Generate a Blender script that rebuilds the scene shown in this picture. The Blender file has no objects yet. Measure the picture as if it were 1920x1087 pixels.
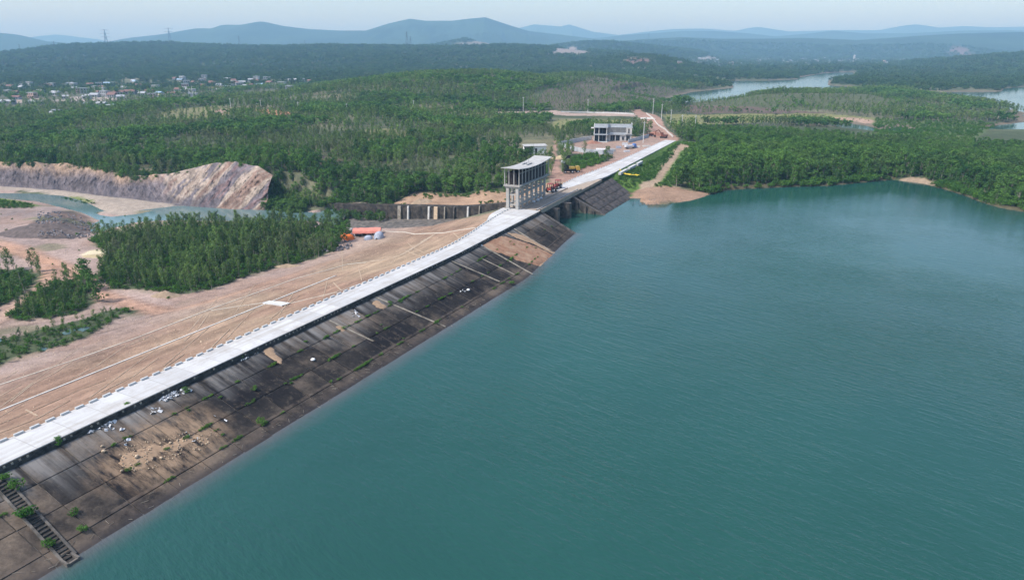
import bpy, bmesh, math, random
import numpy as np
from mathutils import Vector, Matrix, Euler

# ---------------------------------------------------------------- camera, sky, sun, exposure
SC = bpy.context.scene
COL = SC.collection
CAM_Z = 56.4
F_PX, CX, CY, HORIZON = 1280.0, 960.0, 543.5, 95.0
PITCH = math.atan((CY - HORIZON) / F_PX)
cam_data = bpy.data.cameras.new('camera')
cam = bpy.data.objects.new('camera', cam_data)
COL.objects.link(cam)
cam.location = (0, 0, CAM_Z)
cam.rotation_euler = (math.radians(90) - PITCH, 0, 0)
cam_data.sensor_width = 36.0
cam_data.lens = 36.0 * F_PX / 1920.0
cam_data.clip_start = 1.0
cam_data.clip_end = 60000.0
SC.camera = cam

SUN_EL, SUN_AZ = math.radians(52), math.radians(-112)      # azimuth clockwise from +Y
world = bpy.data.worlds.new('World')
SC.world = world
world.use_nodes = True
wn = world.node_tree.nodes
sky = wn.new('ShaderNodeTexSky')
sky.sky_type = 'NISHITA'
sky.sun_disc = False
sky.sun_elevation = SUN_EL
sky.sun_rotation = SUN_AZ
sky.altitude = 50
sky.air_density = 1.0
sky.dust_density = 1.7
sky.ozone_density = 2.0
wn['Background'].inputs['Strength'].default_value = 0.15
world.node_tree.links.new(sky.outputs[0], wn['Background'].inputs['Color'])

sun_data = bpy.data.lights.new('sun', 'SUN')
sun_data.energy = 3.1
sun_data.angle = math.radians(10)
sun_data.color = (1.0, 0.95, 0.88)
sun = bpy.data.objects.new('sun', sun_data)
COL.objects.link(sun)
sdir = Vector((math.sin(SUN_AZ) * math.cos(SUN_EL), math.cos(SUN_AZ) * math.cos(SUN_EL), math.sin(SUN_EL)))
sun.rotation_euler = sdir.to_track_quat('Z', 'Y').to_euler()
sun.location = (-50, -50, 300)

SC.view_settings.view_transform = 'Standard'
SC.view_settings.look = 'None'
SC.view_settings.exposure = 0.6
SC.view_settings.gamma = 1.0
SC.render.engine = 'CYCLES'
SC.cycles.use_denoising = True
SC.cycles.max_bounces = 4
SC.cycles.diffuse_bounces = 2
SC.cycles.glossy_bounces = 2
SC.cycles.transparent_max_bounces = 6
SC.cycles.volume_bounces = 1
SC.cycles.caustics_reflective = False
SC.cycles.caustics_refractive = False

HAZE_DENSITY = 1.75e-4
HAZE_COLOR = (0.29, 0.54, 0.82)

rng = np.random.default_rng(7)
random.seed(7)

# ---------------------------------------------------------------- geometry of the place
def ray(u, v):
    a = (np.asarray(u, float) - CX) / F_PX
    b = (CY - np.asarray(v, float)) / F_PX
    return np.stack([a + 0 * b, math.cos(PITCH) + b * math.sin(PITCH) + 0 * a, -math.sin(PITCH) + b * math.cos(PITCH) + 0 * a], -1)

def at(u, v, z):
    r = ray(u, v)
    p = r * ((CAM_Z - z) / -r[2])
    return float(p[0]), float(p[1])

PHI = math.atan((1680 - 960) / (F_PX / math.cos(PITCH)))
SD = np.array([math.sin(PHI), math.cos(PHI)])      # along the dam
TD = np.array([math.cos(PHI), -math.sin(PHI)])     # towards the lake

def W2(s, t):
    return s * SD[0] + t * TD[0], s * SD[1] + t * TD[1]

def V3(s, t, z):
    x, y = W2(s, t)
    return (float(x), float(y), float(z))

def ST(x, y):
    return x * SD[0] + y * SD[1], x * TD[0] + y * TD[1]

CREST = 6.4
def t_edge(s):            # lake-side edge of the crest road
    s = np.asarray(s, float)
    return -93.0 - 0.0505 * np.maximum(0, s - 145)
def t_foot(s):            # waterline on the concrete face
    s = np.asarray(s, float)
    return -76.4 - 6.9 * np.clip((s - 152) / 47, 0, 1)

def smooth(a, b, x):
    q = np.clip((x - a) / (b - a), 0, 1)
    return q * q * (3 - 2 * q)

def _hash(ix, iy, seed):
    h = (ix * 374761393 + iy * 668265263 + seed * 982451653) & 0xFFFFFFFF
    h = ((h ^ (h >> 13)) * 1274126177) & 0xFFFFFFFF
    return ((h ^ (h >> 16)) & 0xFFFF) / 65535.0

def vnoise(x, y, seed=0):
    ix = np.floor(x).astype(np.int64); iy = np.floor(y).astype(np.int64)
    fx = x - ix; fy = y - iy
    fx = fx * fx * (3 - 2 * fx); fy = fy * fy * (3 - 2 * fy)
    a = _hash(ix, iy, seed); b = _hash(ix + 1, iy, seed)
    c = _hash(ix, iy + 1, seed); d = _hash(ix + 1, iy + 1, seed)
    return (a * (1 - fx) + b * fx) * (1 - fy) + (c * (1 - fx) + d * fx) * fy

def fbm(x, y, scale, octaves=4, seed=0):
    x = np.asarray(x, float); y = np.asarray(y, float)
    tot = 0; amp = 1; n = 0; f = 1.0 / scale
    for o in range(octaves):
        tot = tot + amp * (vnoise(x * f + 17.3 * o, y * f - 9.1 * o, seed + o) * 2 - 1)
        n += amp; amp *= 0.5; f *= 2.03
    return tot / n

def in_poly(x, y, poly):
    x = np.asarray(x, float); y = np.asarray(y, float)
    inside = np.zeros(x.shape, bool)
    n = len(poly)
    for i in range(n):
        x1, y1 = poly[i]; x2, y2 = poly[(i + 1) % n]
        if y1 == y2:
            continue
        c = ((y1 > y) != (y2 > y)) & (x < (x2 - x1) * (y - y1) / (y2 - y1) + x1)
        inside ^= c
    return inside

def line_dist(x, y, pts, closed=False):
    """distance to a polyline and the fraction (in point index) of the nearest point"""
    x = np.asarray(x, float); y = np.asarray(y, float)
    best = np.full(x.shape, 1e18); par = np.zeros(x.shape)
    m = len(pts) if closed else len(pts) - 1
    for i in range(m):
        x1, y1 = pts[i][:2]; x2, y2 = pts[(i + 1) % len(pts)][:2]
        dx, dy = x2 - x1, y2 - y1
        L = dx * dx + dy * dy + 1e-12
        q = np.clip(((x - x1) * dx + (y - y1) * dy) / L, 0, 1)
        dd = (x - x1 - q * dx) ** 2 + (y - y1 - q * dy) ** 2
        k = dd < best
        best = np.where(k, dd, best); par = np.where(k, i + q, par)
    return np.sqrt(best), par

def sdist(x, y, poly):      # positive inside
    x = np.asarray(x, float); y = np.asarray(y, float)
    px = [p[0] for p in poly]; py = [p[1] for p in poly]
    M = 80
    m = (x > min(px) - M) & (x < max(px) + M) & (y > min(py) - M) & (y < max(py) + M)
    out = np.full(x.shape, -1e3)
    if m.any():
        d, _ = line_dist(x[m], y[m], poly, True)
        out[m] = np.where(in_poly(x[m], y[m], poly), d, -d)
    return out

# ---- control heights, photo position and height of the ground there
CPS = [(0, 700, -9), (0, 600, -9), (150, 560, -9), (250, 600, -9), (330, 540, -9), (440, 530, -9), (560, 500, -8.5), (640, 455, -7.5),
       (720, 440, -6.5), (650, 425, -9), (400, 430, -9.5), (200, 480, -9), (0, 470, -9), (0, 400, -9.5), (100, 420, -9), (150, 400, -9.5),
       (-200, 600, -9), (-300, 450, -9), (-300, 350, -8), (-300, 300, 1),
       (0, 290, 1), (120, 295, 1), (250, 300, 1), (450, 290, 7), (520, 320, 3), (600, 350, -2), (700, 350, -3), (780, 365, -4), (850, 365, -3.5), (930, 360, 0), (900, 330, 2),
       (0, 260, 3), (300, 255, 5), (600, 260, 5), (800, 290, 3), (900, 250, 5), (980, 300, 5), (940, 300, 4), (300, 215, 5), (100, 215, 1), (0, 205, -1), (500, 210, 8), (700, 205, 8), (900, 205, 7),
       (0, 170, -2), (150, 165, -2), (300, 165, 0), (500, 160, 2), (-300, 170, 0), (0, 150, 0), (300, 145, 4), (550, 148, 5),
       (1050, 340, 6), (1080, 320, 6), (1150, 290, 5.5), (1250, 270, 6), (1200, 240, 6), (1100, 230, 5), (1262, 266, 6.2), (1190, 215, 8), (1300, 222, 3), (1450, 218, 2), (1600, 225, 1.5), (1000, 275, 4.5), (1040, 270, 5), (1020, 300, 5.3),
       (1190, 365, .8), (1250, 362, 1.0), (1310, 362, .5), (1235, 340, 2.5), (1262, 300, 4), (1287, 270, 6), (1185, 335, 3.6), (1150, 320, 5.6),
       (1330, 335, 2.5), (1450, 300, 4), (1600, 300, 4), (1800, 320, 3), (1900, 350, 2), (1700, 270, 3), (1900, 270, 3), (1350, 262, 4.5), (2050, 330, 3), (2200, 300, 3),
       (1450, 180, 4), (1700, 200, 3), (1900, 215, 2), (1250, 190, 6), (1150, 190, 8), (1650, 150, 4), (1900, 150, 5), (1450, 145, 4), (1250, 140, 8),
       (800, 108, 8), (400, 108, 5), (0, 112, 5), (1300, 115, 6), (1700, 115, 6), (2300, 115, 6), (2300, 180, 4), (-400, 115, 5)]
_cp = np.array([(*at(u, v, z), z) for u, v, z in CPS])
def _lp(x, y):
    r = np.sqrt(x * x + y * y) + 20
    return np.arctan2(x, np.maximum(y, -1e5)) * 1.0, np.log(r)
_cpa, _cpl = _lp(_cp[:, 0], _cp[:, 1])

# ---- ridges: skyline in the photo, distance, widths in front of and behind the crest line
RIDGES = [
    ([(420, 200), (450, 190), (560, 168), (640, 157), (750, 143), (850, 137), (930, 138), (1010, 146), (1080, 160), (1140, 180), (1200, 210)], 860, 190, 300),
    ([(820, 190), (950, 150), (1040, 141), (1110, 139), (1180, 147), (1250, 160), (1305, 175), (1340, 195)], 1010, 190, 220),
    ([(1250, 200), (1280, 188), (1350, 179), (1450, 170), (1550, 169), (1640, 171), (1700, 184), (1770, 196), (1830, 204), (1890, 214), (1910, 228)], 715, 85, 120),
    ([(180, 220), (280, 206), (340, 196), (420, 194), (480, 199), (580, 218)], 640, 90, 90),
    ([(-300, 150), (-100, 142), (0, 141), (60, 139), (110, 143), (150, 152), (190, 160)], 1750, 300, 300),
    ([(420, 158), (460, 146), (510, 138), (560, 135), (620, 138), (700, 145)], 1750, 260, 300),
    ([(1000, 128), (1060, 118), (1120, 110), (1170, 104), (1200, 102), (1240, 106), (1280, 114), (1350, 128)], 1950, 260, 300),
    ([(1560, 150), (1640, 133), (1720, 121), (1800, 111), (1860, 106), (1920, 101), (2050, 96), (2300, 90)], 2300, 500, 500),
    ([(-500, 108), (-200, 108), (0, 103), (60, 96), (130, 86), (250, 82), (300, 81), (350, 84), (430, 87), (500, 88), (560, 88), (620, 86), (690, 87), (760, 88), (850, 88), (960, 86), (1050, 90), (1100, 95), (1180, 100)], 2900, 900, 800),
    ([(780, 92), (840, 80), (870, 74), (910, 80), (950, 90)], 4000, 500, 500),
    ([(960, 95), (1030, 88), (1090, 80), (1150, 80), (1220, 88), (1300, 96)], 4100, 700, 700),
    ([(1040, 96), (1100, 84), (1200, 74), (1280, 70), (1350, 73), (1430, 73), (1500, 72), (1600, 76), (1700, 69), (1800, 63), (1920, 60), (2200, 55)], 5400, 900, 1200),
    ([(1400, 105), (1480, 98), (1540, 92), (1600, 87), (1680, 84), (1740, 80), (1790, 82), (1850, 90), (1950, 97)], 4600, 500, 600),
    ([(-300, 70), (-100, 68), (0, 63), (14, 62), (40, 69), (75, 76), (140, 82)], 6000, 900, 1200),
    ([(150, 84), (215, 77), (250, 70), (310, 63), (370, 53), (400, 54), (420, 46), (450, 47), (490, 40), (530, 49), (580, 55), (640, 58), (690, 58), (730, 45), (770, 36), (800, 40), (850, 40), (870, 37), (910, 33), (950, 46), (990, 58), (1030, 63), (1080, 69), (1150, 78)], 7200, 1200, 1500),
    ([(1080, 76), (1170, 66), (1230, 62), (1280, 58), (1340, 58), (1400, 63), (1450, 69), (1520, 63), (1560, 58), (1620, 63), (1700, 63), (1800, 58), (1920, 57), (2300, 55)], 8600, 1200, 1500),
    ([(40, 74), (80, 68), (115, 65), (150, 70), (200, 76)], 11500, 1200, 1200),
    ([(940, 64), (975, 53), (1000, 47), (1050, 51), (1065, 47), (1110, 60), (1160, 66), (1210, 60), (1260, 55), (1320, 54), (1380, 58), (1420, 50), (1480, 59), (1560, 57), (1640, 58), (1680, 50), (1707, 47), (1750, 53), (1810, 49), (1860, 51), (1920, 50), (2300, 50)], 12200, 1500, 1500),
]
_rid = []
for pts, D, wf, wb in RIDGES:
    dv = 8.5 if D < 800 else 5.0 if D < 1100 else 2.5 if D < 2500 else 1.0 if D < 3500 else 0.0
    r = ray([p[0] for p in pts], [p[1] + dv for p in pts])
    P = r * (D / r[:, 1])[:, None]
    _rid.append((P[:, 0], P[:, 2] + CAM_Z, D, wf, wb))

# ---- water
LAKE = [W2(-160, -76.4), W2(152, -76.4), W2(199, -83.3), W2(202, -101), W2(229, -103), W2(232, -84.2), W2(264, -85)] + \
       [at(u, v, 0) for u, v in [(1195, 374), (1218, 384), (1245, 383), (1290, 377), (1325, 367), (1360, 357), (1400, 354), (1470, 351), (1560, 348), (1640, 340), (1675, 337), (1730, 344), (1760, 352), (1800, 364), (1850, 382), (1885, 392), (1925, 398), (2100, 420), (2400, 470)]] + \
       [(500, 120), (500, -150), (-150, -150)]
ARMS = [[at(u, v, 0) for u, v in q] for q in (
    [(1240, 188), (1300, 172), (1375, 165), (1372, 158), (1320, 152.5), (1395, 151), (1440, 151), (1495, 149), (1500, 145), (1550, 137), (1600, 135), (1603, 140), (1590, 147), (1555, 150), (1553, 160), (1600, 163), (1660, 168), (1560, 177), (1450, 181), (1400, 185), (1350, 192), (1290, 198)],
    [(1725, 174), (1800, 172), (1875, 172), (1882, 166), (1930, 162), (2150, 158), (2250, 240), (1925, 243), (1905, 222), (1925, 212), (1890, 205), (1850, 197), (1780, 188), (1720, 180)],
    [(1830, 242), (1870, 235), (1930, 228), (2000, 232), (1990, 246), (1870, 246)],
    [(1535, 232), (1580, 229), (1625, 236), (1650, 243), (1690, 237), (1715, 245), (1680, 253), (1640, 247), (1600, 243)])]
RIVER_Z = -11.5
RIVER = [[at(u, v, RIVER_Z) for u, v in q] for q in (
    [(-300, 352), (0, 362), (60, 363), (120, 367), (160, 378), (190, 393), (215, 398), (270, 393), (330, 386), (420, 386), (520, 390), (585, 398), (610, 408), (590, 418), (520, 420), (420, 414), (330, 414), (260, 420), (205, 428), (190, 438), (168, 438), (172, 420), (187, 414), (150, 398), (110, 388), (70, 378), (0, 372), (-300, 368)],)]
SANDBAR = [at(u, v, RIVER_Z) for u, v in [(170, 398), (205, 394), (300, 393), (262, 402), (205, 408), (180, 404)]]
# ---- the cut bank behind the river: foot and brow
CLIFF = [(-300, 345, -11, -300, 300, -1), (0, 350, -11, 0, 305, -1), (60, 354, -11, 60, 308, -1), (120, 358, -11, 130, 311, -1), (180, 366, -11, 200, 318, -2), (250, 374, -11, 255, 334, -4), (310, 381, -11, 300, 331, -2),
         (380, 386, -11, 380, 315, 2.5), (440, 390, -11, 445, 307, 5), (480, 391, -11, 485, 318, 4), (505, 392, -11, 520, 340, 0.5), (560, 398, -11, 580, 365, -4)]
CLIFF_DROP = 1.3
_cf = [at(a, b, c) for a, b, c, *_ in CLIFF]
_ct = [(*at(a, b, c), c) for *_, a, b, c in CLIFF]

def dam_z(s, t):
    """height of the downstream side of the dam"""
    te = t_edge(s) - 6.2 - 6.0 * smooth(158, 196, s)
    dn = te - t
    return np.where(dn < 0, CREST - 0.5, np.interp(dn, [0, 1.2, 30.5, 62, 400], [CREST - .35, CREST - .45, -3.6, -9.0, -9.4]))

def chute_z(t):
    return np.interp(t, [-215, -206, -175, -144, -112, -104], [-13.6, -13.5, -11.2, -7.6, -3.0, -3.0])

def H(x, y):
    x = np.asarray(x, float); y = np.asarray(y, float)
    shp = x.shape
    x = x.ravel(); y = y.ravel()
    a, l = _lp(x, y)
    num = np.zeros(x.shape); den = np.zeros(x.shape)
    for i in range(len(_cp)):
        w = 1.0 / (((a - _cpa[i]) * 1.3) ** 2 + (l - _cpl[i]) ** 2 + 2e-4) ** 2
        num += w * _cp[i, 2]; den += w
    z = num / den
    z = z + fbm(x, y, 60, 4, 3) * np.clip(np.hypot(x, y) / 400, 0.15, 1.6)
    rr_ = np.hypot(x, y)
    z = z + 5.5 * fbm(x, y, 150, 3, 9) * smooth(400, 620, rr_) * smooth(1900, 1200, rr_) * smooth(150, 60, x)
    s, t = ST(x, y)
    # dam and its foot
    zd = dam_z(s, t)
    m = smooth(206, 200, s) * smooth(-176, -150, t) * (t < t_edge(s) + 2)
    z = z * (1 - m) + zd * m
    # crest road beyond the spillway
    te = t_edge(s)
    mr = smooth(224, 232, s) * smooth(420, 405, s) * smooth(te - 16, te - 8, t) * (1 - smooth(te + .2, te + 2, t))
    z = z * (1 - mr) + (CREST - .25) * mr
    # ridges
    base = z.copy()
    gul = np.abs(fbm(x, y, 260, 4, 21))
    for i, (xi, zi, D, wf, wb) in enumerate(_rid):
        mm = (y > D - 2.6 * wf) & (y < D + 2.6 * wb)
        if not mm.any():
            continue
        xx = x[mm]; yy = y[mm]
        Dm = D + wf * 0.28 * fbm(xx, xx * 0 + i * 7.7, wf * 1.4, 3, 40 + i)
        zr = np.interp(xx * D / np.maximum(yy, 1) * 0.35 + xx * 0.65, xi, zi, left=-30, right=-30)
        dy = yy - Dm
        g = np.exp(-(dy / np.where(dy < 0, wf, wb)) ** 2)
        zz = base[mm] + np.maximum(0, zr - base[mm]) * g * (1 - 0.55 * gul[mm] * (1 - g) * 2)
        z[mm] = np.maximum(z[mm], zz)
    # cut bank
    dt, ct = line_dist(x, y, _cf)
    near = dt < 90
    if near.any():
        xn, yn = x[near], y[near]
        par = ct[near]
        fx = np.interp(par, range(len(_cf)), [p[0] for p in _cf]); fy = np.interp(par, range(len(_cf)), [p[1] for p in _cf])
        tx = np.interp(par, range(len(_ct)), [p[0] for p in _ct]); ty = np.interp(par, range(len(_ct)), [p[1] for p in _ct]); tz = np.interp(par, range(len(_ct)), [p[2] for p in _ct])
        ln = np.hypot(tx - fx, ty - fy) + 1e-6
        ln = np.maximum(ln, 5)
        side = ((xn * fx + yn * fy) / np.hypot(fx, fy) - np.hypot(fx, fy))
        f = np.where(side > 0, dt[near], -dt[near]) / ln
        rough = fbm(xn, yn, 9, 4, 5) * 1.6 + 1.4 * np.abs(fbm(xn * 2.2, yn * .5, 7, 3, 15)) - .4
        zc = -11.0 + (tz + 11.0) * np.clip(f, 0, 1)
        zc = zc + rough * np.clip(np.sin(np.clip(f, 0, 1) * math.pi), 0, 1)
        zc = zc - CLIFF_DROP * smooth(0, .12, f) * smooth(1.0, .93, f)
        zz = np.where(f < 0, np.minimum(z[near], -10.6), np.where(f <= 1, zc, tz * (1 - smooth(1, 5, f)) + z[near] * smooth(1, 5, f)))
        w = np.where(f < 0, smooth(-2.0, -0.2, f), 1)
        endf = smooth(0.02, .6, par) * smooth(len(_cf) - 1.02, len(_cf) - 1.8, par)
        w = w * endf
        z[near] = z[near] * (1 - w) + zz * w
    # spillway chute
    mc = (s > 201.5) & (s < 231) & (t < -101) & (t > -216)
    z = np.where(mc, np.minimum(z, chute_z(t) - .3), z)
    mw = (s >= 231) & (s < 254) & (t < -108) & (t > -222)
    wt = np.interp(t, [-222, -206, -175, -144, -112, -104], [-9.2, -8.0, -5.4, -2.8, 2.8, 6.0]) - .15
    bank = wt + (s - 231) * 0.10
    wgt = smooth(254, 239, s) * smooth(-108, -114, t) * smooth(-222, -214, t)
    z = np.where(mw, bank * wgt + np.maximum(z, bank - 1) * (1 - wgt), z)
    # water bodies
    for poly in [LAKE] + ARMS:
        d = sdist(x, y, poly)
        far = poly is not LAKE
        sc = 0.10 if far else 0.22
        up = np.where(s < 262, 100.0, 0.15 - d * sc * (1.6 if far else 1.0)) if not far else 0.2 - d * 0.16
        zz = np.where(d > 0, -0.1 - np.minimum(d * sc, 4.0), np.minimum(z, np.maximum(up, 0.2)))
        zz = np.where((d <= 0) & (d > -60), np.maximum(zz, .2 if far else -99), zz)
        z = np.where(d > -60, zz, z)
    for poly in RIVER:
        d = sdist(x, y, poly)
        z = np.where(d > 0, np.minimum(z, RIVER_Z - 0.05 - np.minimum(d * .2, 2.5)), np.where(d > -14, np.minimum(z, RIVER_Z + .1 - d * .22 + 1.2 * smooth(-6, -14, d)), z))
    d = sdist(x, y, SANDBAR)
    z = np.where(d > -2, np.maximum(z, RIVER_Z - .25 + .35 * smooth(-2, 3, d)), z)
    # under the dam body and the concrete face
    q = (t - t_edge(s)) / np.maximum(t_foot(s) - t_edge(s), 1)
    zf = 5.4 * (1 - q) - 1.0
    zfd = np.where((t > t_edge(s) - .5) & (q < 1.3) & (s < 202), np.minimum(zf, CREST - 1.2), z)
    z = np.where((t > t_edge(s) - .5) & (q < 1.3) & (s < 202), zfd, z)
    # right abutment
    q = (t - t_edge(s)) / np.maximum(-84.6 - t_edge(s), 1)
    mk = (s > 229) & (s < 272) & (q > -0.02) & (q < 1.25)
    lim = 5.0 * (1 - q) - .9
    z = np.where(mk, np.minimum(z, lim + np.maximum(0, s - 262) * .45), z)
    return z.reshape(shp)

def ground(u, v, zoff=0.0):
    """where the line of sight through a photo position meets the ground"""
    r = ray(u, v)
    r = r / np.linalg.norm(r)
    L = np.concatenate([np.linspace(30, 700, 2700), np.geomspace(701, 15000, 2500)])
    P = r[None] * L[:, None]
    h = H(P[:, 0], P[:, 1]) + zoff
    k = np.nonzero(CAM_Z + P[:, 2] < h)[0]
    i = k[0] if len(k) else len(L) - 1
    return float(P[i, 0]), float(P[i, 1])

def gpoly(pts):
    return [ground(u, v) for u, v in pts]
# ---------------------------------------------------------------- materials
def new_mat(name):
    m = bpy.data.materials.new(name)
    m.use_nodes = True
    nt = m.node_tree
    b = nt.nodes['Principled BSDF']
    b.inputs['Specular IOR Level'].default_value = 0.25
    return m, nt, b

def N(nt, kind, **kw):
    n = nt.nodes.new(kind)
    for k, v in kw.items():
        if k.startswith('i_'):
            n.inputs[k[2:].replace('_', ' ')].default_value = v
        else:
            setattr(n, k, v)
    return n

def lk(nt, a, b):
    nt.links.new(a, b)

def noise(nt, vec, scale, detail=4, rough=0.55):
    n = N(nt, 'ShaderNodeTexNoise')
    n.inputs['Scale'].default_value = scale
    n.inputs['Detail'].default_value = detail
    n.inputs['Roughness'].default_value = rough
    if vec is not None:
        lk(nt, vec, n.inputs['Vector'])
    return n.outputs['Fac']

def math_n(nt, op, a, b=None, c=None, clamp=False):
    n = N(nt, 'ShaderNodeMath', operation=op, use_clamp=clamp)
    for i, q in enumerate((a, b, c)):
        if q is None:
            continue
        if isinstance(q, (int, float)):
            n.inputs[i].default_value = q
        else:
            lk(nt, q, n.inputs[i])
    return n.outputs[0]

def mixc(nt, fac, a, b, mode='MIX'):
    n = N(nt, 'ShaderNodeMix', data_type='RGBA', blend_type=mode)
    for i, q in ((0, fac), (6, a), (7, b)):
        if isinstance(q, (int, float)):
            n.inputs[i].default_value = q
        elif isinstance(q, tuple):
            n.inputs[i].default_value = (*q[:3], 1)
        else:
            lk(nt, q, n.inputs[i])
    return n.outputs[2]

def ramp(nt, fac, stops):
    n = N(nt, 'ShaderNodeValToRGB')
    el = n.color_ramp.elements
    while len(el) < len(stops):
        el.new(0.5)
    for e, (p, c) in zip(el, stops):
        e.position = p
        e.color = (*c, 1) if isinstance(c, tuple) else (c, c, c, 1)
    lk(nt, fac, n.inputs[0])
    return n.outputs[0]

def bump(nt, b, h, strength=0.4, dist=0.1):
    n = N(nt, 'ShaderNodeBump')
    n.inputs['Strength'].default_value = strength
    n.inputs['Distance'].default_value = dist
    lk(nt, h, n.inputs['Height'])
    lk(nt, n.outputs[0], b.inputs['Normal'])

def pos(nt):
    return N(nt, 'ShaderNodeNewGeometry').outputs['Position']

def dam_coords(nt):
    """s along the dam, t towards the lake, height"""
    p = pos(nt)
    def dot(v):
        n = N(nt, 'ShaderNodeVectorMath', operation='DOT_PRODUCT')
        lk(nt, p, n.inputs[0]); n.inputs[1].default_value = v
        return n.outputs['Value']
    return dot((SD[0], SD[1], 0)), dot((TD[0], TD[1], 0)), dot((0, 0, 1))

def comb(nt, x, y, z=0.0):
    n = N(nt, 'ShaderNodeCombineXYZ')
    for i, q in enumerate((x, y, z)):
        if isinstance(q, (int, float)):
            n.inputs[i].default_value = q
        else:
            lk(nt, q, n.inputs[i])
    return n.outputs[0]

def simple(name, col, rough=0.8, var=0.25, scale=1.5, bumpy=0.2, spec=0.25, metallic=0.0, dirt=None, dirt_scale=0.4, dirt_amt=0.5):
    m, nt, b = new_mat(name)
    p = pos(nt)
    f = noise(nt, p, scale, 5)
    lo = tuple(c * (1 - var) for c in col); hi = tuple(min(1, c * (1 + var)) for c in col)
    c = ramp(nt, f, [(0.3, lo), (0.7, hi)])
    if dirt:
        g = noise(nt, p, dirt_scale, 5, 0.65)
        c = mixc(nt, ramp(nt, g, [(0.45, 0.0), (0.7, dirt_amt)]), c, dirt)
    lk(nt, c, b.inputs['Base Color'])
    b.inputs['Roughness'].default_value = rough
    b.inputs['Specular IOR Level'].default_value = spec
    b.inputs['Metallic'].default_value = metallic
    if bumpy:
        bump(nt, b, noise(nt, p, scale * 4, 4), bumpy, 0.05)
    return m

M = {}
# ground: per-vertex earth colour broken up by grain
m, nt, b = new_mat('ground')
at_ = N(nt, 'ShaderNodeAttribute', attribute_name='earth')
p = pos(nt)
big = noise(nt, p, 0.06, 5, 0.6); mid = noise(nt, p, 0.45, 6, 0.7); fine = noise(nt, p, 2.6, 4, 0.7)
g = math_n(nt, 'ADD', math_n(nt, 'MULTIPLY', big, 0.45), math_n(nt, 'ADD', math_n(nt, 'MULTIPLY', mid, 0.55), math_n(nt, 'MULTIPLY', fine, 0.8)))
g = math_n(nt, 'MULTIPLY_ADD', g, 2.1, -0.89)
c = mixc(nt, 1.0, at_.outputs['Color'], g, 'MULTIPLY')
lk(nt, c, b.inputs['Base Color'])
b.inputs['Roughness'].default_value = 0.95
b.inputs['Specular IOR Level'].default_value = 0.1
bump(nt, b, math_n(nt, 'ADD', mid, math_n(nt, 'MULTIPLY', fine, 0.4)), 0.6, 0.5)
M['ground'] = m

# reservoir water
def water_mat(name, deep, shallow_dam, wave=1.0, scum=False):
    m, nt, b = new_mat(name)
    s, t, z = dam_coords(nt)
    p = pos(nt)
    # patches of slightly different blue green
    patch = noise(nt, p, 0.012, 4, 0.55)
    c = ramp(nt, patch, [(0.3, tuple(q * 0.86 for q in deep)), (0.7, tuple(q * 1.15 for q in deep))])
    if shallow_dam:
        w = noise(nt, comb(nt, math_n(nt, 'MULTIPLY', s, 0.12), math_n(nt, 'MULTIPLY', t, 0.25)), 1.0, 4, 0.6)
        tt = math_n(nt, 'ADD', t, math_n(nt, 'MULTIPLY_ADD', w, 3.0, -1.5))
        foot = math_n(nt, 'MULTIPLY_ADD', math_n(nt, 'MULTIPLY_ADD', s, 1 / 47, -152 / 47, clamp=True), -6.9, -76.4)
        dd = math_n(nt, 'SUBTRACT', tt, foot)
        sh = math_n(nt, 'SUBTRACT', 1.0, math_n(nt, 'DIVIDE', dd, 4.5), clamp=True)
        sh = math_n(nt, 'POWER', sh, 1.5)
        inz = math_n(nt, 'LESS_THAN', s, 202.0)
        sh = math_n(nt, 'MULTIPLY', math_n(nt, 'MULTIPLY', sh, inz), 0.85)
        c = mixc(nt, sh, c, (0.095, 0.09, 0.092))
    lk(nt, c, b.inputs['Base Color'])
    b.inputs['IOR'].default_value = 1.38
    b.inputs['Specular IOR Level'].default_value = 0.5
    b.inputs['Roughness'].default_value = 0.10
    # wind ripples run across the lake
    rot = math.radians(-42)
    e1 = (math.cos(rot), math.sin(rot), 0); e2 = (-math.sin(rot), math.cos(rot), 0)
    def dot(v):
        n = N(nt, 'ShaderNodeVectorMath', operation='DOT_PRODUCT')
        lk(nt, p, n.inputs[0]); n.inputs[1].default_value = v
        return n.outputs['Value']
    a1, a2 = dot(e1), dot(e2)
    n1 = noise(nt, comb(nt, math_n(nt, 'MULTIPLY', a1, 0.20), math_n(nt, 'MULTIPLY', a2, 0.8)), 1.0, 3, 0.6)
    n2 = noise(nt, comb(nt, math_n(nt, 'MULTIPLY', a1, 0.9), math_n(nt, 'MULTIPLY', a2, 2.0)), 1.0, 3, 0.6)
    h = math_n(nt, 'ADD', n1, math_n(nt, 'MULTIPLY', n2, 0.45))
    gust = ramp(nt, noise(nt, p, 0.018, 4), [(0.35, 0.25), (0.65, 1.0)])
    yy = dot((0, 1, 0))
    calm = math_n(nt, 'SUBTRACT', 1.0, math_n(nt, 'MULTIPLY_ADD', yy, 1 / 200, -110 / 200, clamp=True))
    calm = math_n(nt, 'MULTIPLY_ADD', calm, 0.93, 0.07)
    h = math_n(nt, 'MULTIPLY', math_n(nt, 'MULTIPLY', h, gust), calm)
    bump(nt, b, h, 0.55 * wave, 0.7)
    return m
M['lake'] = water_mat('lake_water', (0.015, 0.070, 0.058), True)
M['river'] = water_mat('river_water', (0.10, 0.17, 0.17), False, 0.25)

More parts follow.
